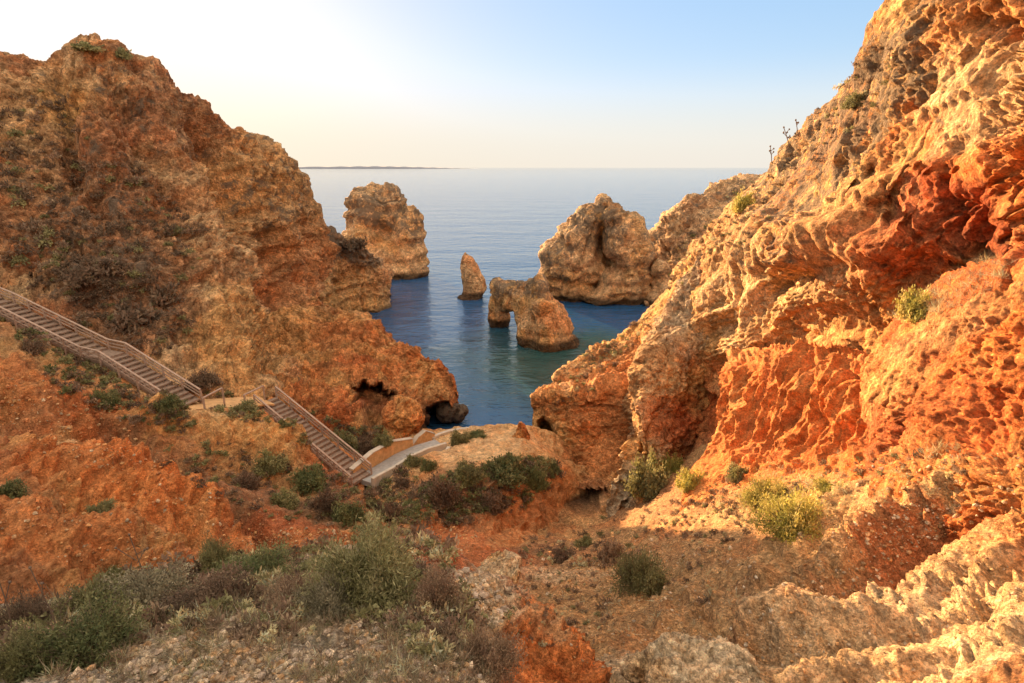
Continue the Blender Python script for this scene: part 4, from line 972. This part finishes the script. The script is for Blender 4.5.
# ---- ground cover: small plants nobody could count, one object for each kind of place
def merge_scatter(name, pts, protos, mat, smooth=False):
    """pts: (position, normal, size, kind index); small plants or stones merged into one body"""
    VV = []; FF = []; CC = []; o_ = 0
    g_ = np.random.default_rng(len(pts))
    for (p, n, s_, k) in pts:
        V, Fq, C = protos[k]
        a = g_.uniform(0, 6.28); c, s2 = math.cos(a), math.sin(a)
        R_ = np.array([[c, -s2, 0], [s2, c, 0], [0, 0, 1]])
        sc_ = s_ * np.array([1, 1, g_.uniform(.75, 1.3)])
        VV.append((V * sc_) @ R_.T + p); FF.append(Fq + o_); o_ += len(V); CC.append(C * g_.uniform(0.75, 1.25))
    if not VV: return None
    o = mesh_from(name, np.concatenate(VV), np.concatenate(FF), mat, np.concatenate(CC), smooth=smooth)
    return tag(o, kind='stuff')
def sample_region(regs, n, seed=1):
    g_ = np.random.default_rng(seed); out = []
    for i in range(n):
        x, y, rx, ry, ang = regs[g_.integers(0, len(regs))] if len(regs[0]) == 5 else regs[0]
        r = math.sqrt(g_.random()); t = g_.uniform(0, 6.28); a, b = r * rx * math.cos(t), r * ry * math.sin(t)
        c, s2 = math.cos(R(ang)), math.sin(R(ang))
        h_ = cast(x + a * c - b * s2, y + a * s2 + b * c)
        if h_ is not None and h_[2].startswith(('cliff', 'terrain', 'ground')): out.append(h_)
    return out
def small(seed, nb, nl, lf, lw, pal, flat=.6, spike=.5):
    V, Fq, C, _, _ = shrub_arrays(seed, nb, nl, lf, lw, pal, flat, 0, spike); return V, Fq, C
def tuft(seed, n, pal, lean=.5):
    g_ = np.random.default_rng(seed); c = g_.normal(size=(n, 3)) * np.array([.16, .16, 0]); d = unit(g_.normal(size=(n, 3)) * lean + np.array([0, 0, .8]))
    d[:, 2] = np.abs(d[:, 2]); nn = unit(np.cross(d, g_.normal(size=(n, 3)))); L = g_.uniform(.5, 1.15, n)
    Q = quads(c, d, nn, L, np.full(n, .035)); Q[:, 2] += g_.normal(size=(n, 3)) * .08; pp = np.array(LEAFP[pal]); C = pp[g_.integers(0, len(pp), n)] * g_.uniform(.7, 1.3, (n, 1))
    V = Q.reshape(-1, 3); return V, np.arange(len(V)).reshape(-1, 4), np.repeat(C, 4, 0)
def stone(seed, colr):
    bm = bmesh.new(); bmesh.ops.create_icosphere(bm, subdivisions=1, radius=1.0); V = np.array([v.co[:] for v in bm.verts]); Fq = np.array([[v.index for v in f.verts] for f in bm.faces]); bm.free()
    off = seed * 7.7; V = V * (1 + 0.55 * perlin(V * 0.9 + off) + .25 * perlin(V * 2.1 + off))[:, None] * np.array([1, .85, .7])
    return V, Fq, np.tile(np.array(colr), (len(V), 1)) * (1 + .15 * perlin(V * 2 + off))[:, None]
def dist(h_): return np.linalg.norm(h_[0] - np.array([0, 0, CZ]))
def to_pts(hits, lo, hi, kinds, seed, pw=1.0, up=0.0):
    g_ = np.random.default_rng(seed); out = []
    for h_ in hits:
        s_ = (lo + (hi - lo) * g_.random() ** pw) * dist(h_) / F
        out.append((h_[0] - np.array([0, 0, 1]) * s_ * up, h_[1], s_, int(g_.choice(kinds))))
    return out
scrub_p = [small(1, 14, 10, .34, .16, 'heather'), small(2, 14, 10, .34, .16, 'dry'), small(3, 14, 10, .34, .15, 'olive'), small(4, 14, 10, .32, .15, 'green'), small(5, 14, 10, .34, .12, 'straw')]
sc1 = to_pts(sample_region([(110,230,80,70,30),(130,310,65,40,25),(40,150,60,60,0),(150,250,50,60,60),(60,260,60,40,20)], 560, 3), 2.5, 7.5, [0,0,0,1,2], 3, 2)
sc2 = to_pts(sample_region([(280,485,120,34,16),(250,410,110,12,12),(60,350,70,14,28),(360,505,60,26,20),(350,440,50,14,0),(120,400,80,16,20),(395,500,30,30,0)], 950, 4), 2.5, 7.5, [0,0,1,2,3,2], 4, 2)
sc3 = to_pts(sample_region([(485,490,66,26,-5),(450,500,40,26,0),(520,470,40,12,0)], 420, 5), 3, 8.5, [0,0,2,3,3], 5, 1.5)
sc4 = to_pts(sample_region([(640,560,120,40,10),(580,555,70,14,0),(700,520,60,26,0),(760,500,60,25,0),(860,480,120,22,-8),(560,610,60,40,0)], 700, 6), 1.5, 6.0, [1,1,2,4,0], 6, 3)
sc5 = to_pts(sample_region([(790,150,70,26,-48),(740,215,40,26,-40),(690,260,40,20,-50),(860,90,60,22,-60),(610,350,50,14,-40),(590,370,50,20,-40)], 460, 7), 1.5, 5.5, [1,4,2,1,0], 7, 2.5)
sc6 = to_pts(sample_region([(375,560,80,30,0),(250,580,150,20,-5),(120,620,140,30,-12),(300,610,150,30,0),(440,620,40,40,0)], 650, 8), 5, 17, [1,4,2,0], 8, 1.5)
gr_p = [tuft(i, 22, 'straw') for i in (1, 2, 3)] + [tuft(i, 22, 'dry', .9) for i in (4, 5, 6)] + [tuft(7, 22, 'grey', .7), tuft(8, 22, 'olive', .6)]
g1 = to_pts(sample_region([(330,640,170,45,0),(200,640,150,40,-15),(430,640,50,40,20),(300,600,150,25,0),(60,640,80,40,0),(400,675,110,20,0)], 1700, 11), 5, 17, [0,1,3,4,5,3,4,6,6,7], 11, 1.6)
g2 = to_pts(sample_region([(960,290,60,16,-25),(920,305,30,14,-20),(800,500,60,20,0),(860,480,140,30,-8),(640,590,120,45,0)], 800, 12), 3, 11, [0,1,2,3,4], 12, 2)
st_p = [stone(i, c_) for i, c_ in enumerate([(.48,.37,.23),(.44,.28,.14),(.54,.43,.29),(.36,.28,.20),(.52,.29,.12),(.42,.19,.08)])]
p1 = to_pts(sample_region([(260,650,200,40,-8),(420,650,80,40,20),(180,660,120,30,-15),(330,670,160,20,0),(470,600,40,26,30)], 5200, 21), 0.7, 4.2, [0,1,2,3,2], 21, 4, -.15)
p2 = to_pts(sample_region([(880,620,160,60,-15),(700,640,140,40,0),(640,570,120,40,0),(900,500,140,45,-10),(860,560,120,30,-30)], 2200, 22), 0.5, 2.4, [0,1,2,4,1], 22, 4, -.15)
p3 = to_pts(sample_region([(100,540,140,30,15),(200,500,120,30,25),(60,420,90,40,20),(430,540,50,18,0),(300,540,60,12,0)], 1600, 23), 0.5, 2.2, [1,4,5,0,5], 23, 4, -.15)
shp = [s_ for s_ in SH]
for s_ in shp: shrub(*s_)
M_stone = rock_material('loose_stones', 4.0, 0.1)
merge_scatter('scrub', sc1 + sc2 + sc3 + sc4 + sc5 + sc6, scrub_p, M_leaf)
merge_scatter('dry_grass', g1 + g2, gr_p, M_leaf)
merge_scatter('pebbles', p1, st_p, M_stone, False)
merge_scatter('gravel', p2 + p3, st_p, M_stone, False)
# ---- dry flower stalks
def stalk(px, py, hpx, lean, label, heads=3):
    h_ = None; y0 = py
    while h_ is None and py < y0 + 40: h_ = cast(px, py); py += 2
    if h_ is None: print('MISS stalk', px, py); return
    p = h_[0]; s_ = dist(h_) / F; hz = hpx * s_; r_ = max(0.55 * s_, 0.004)
    root = empty('dry_stalk', p, label, 'dry stalk', 'dry stalks')
    g_ = random.Random(px)
    def tube(mb, a, b, ra):
        mb.beam(a, b, ra, ra, (0.3, 0.9, 0.1))
    mb = MB(); a = p - np.array([0, 0, .1 * hz]); top = p + np.array([lean * hz, 0, hz]); mid = (a + top) / 2 + np.array([.03 * hz, .02, 0])
    tube(mb, a, mid, r_ * 1.2); tube(mb, mid, top, r_)
    ends = [top]
    for k in range(heads - 1):
        t_ = g_.uniform(.45, .85); q = a + (top - a) * t_; e_ = q + np.array([g_.uniform(-.22, .22) * hz, g_.uniform(-.1, .1) * hz, g_.uniform(.12, .25) * hz]); tube(mb, q, e_, r_ * .8); ends.append(e_)
    mb.build('stem', M_twig, root, 0)
    for e_ in ends:
        V, Fq, C = stone(g_.randint(1, 50), (.14, .10, .06)); o = mesh_from('seed_head', V * (1.0 if hpx < 30 else 1.3) * s_ * np.array([.8, .8, 1.3]) + e_, Fq, M_twig, parent=root); o.matrix_parent_inverse = root.matrix_world.inverted()
for q in [(148,600,60,-.05,'tall bare stalk standing up from the grey-green bush on the near ridge',4),(14,650,80,.05,'tall bare stalk at the left edge of the photo, leftmost of the stalks',3),(64,655,75,-.08,'tall bare stalk above the spreading green bush at bottom left',3),
          (772,160,13,-.25,'thin stalk with dark seed heads on the right cliff skyline, lowest of those there',4),(798,135,12,-.3,'thin stalk with dark seed heads on the right cliff skyline below the square notch',3),(790,146,15,-.5,'leaning stalk with dark seed heads on the right cliff skyline, middle of those there',4)]: stalk(*q)
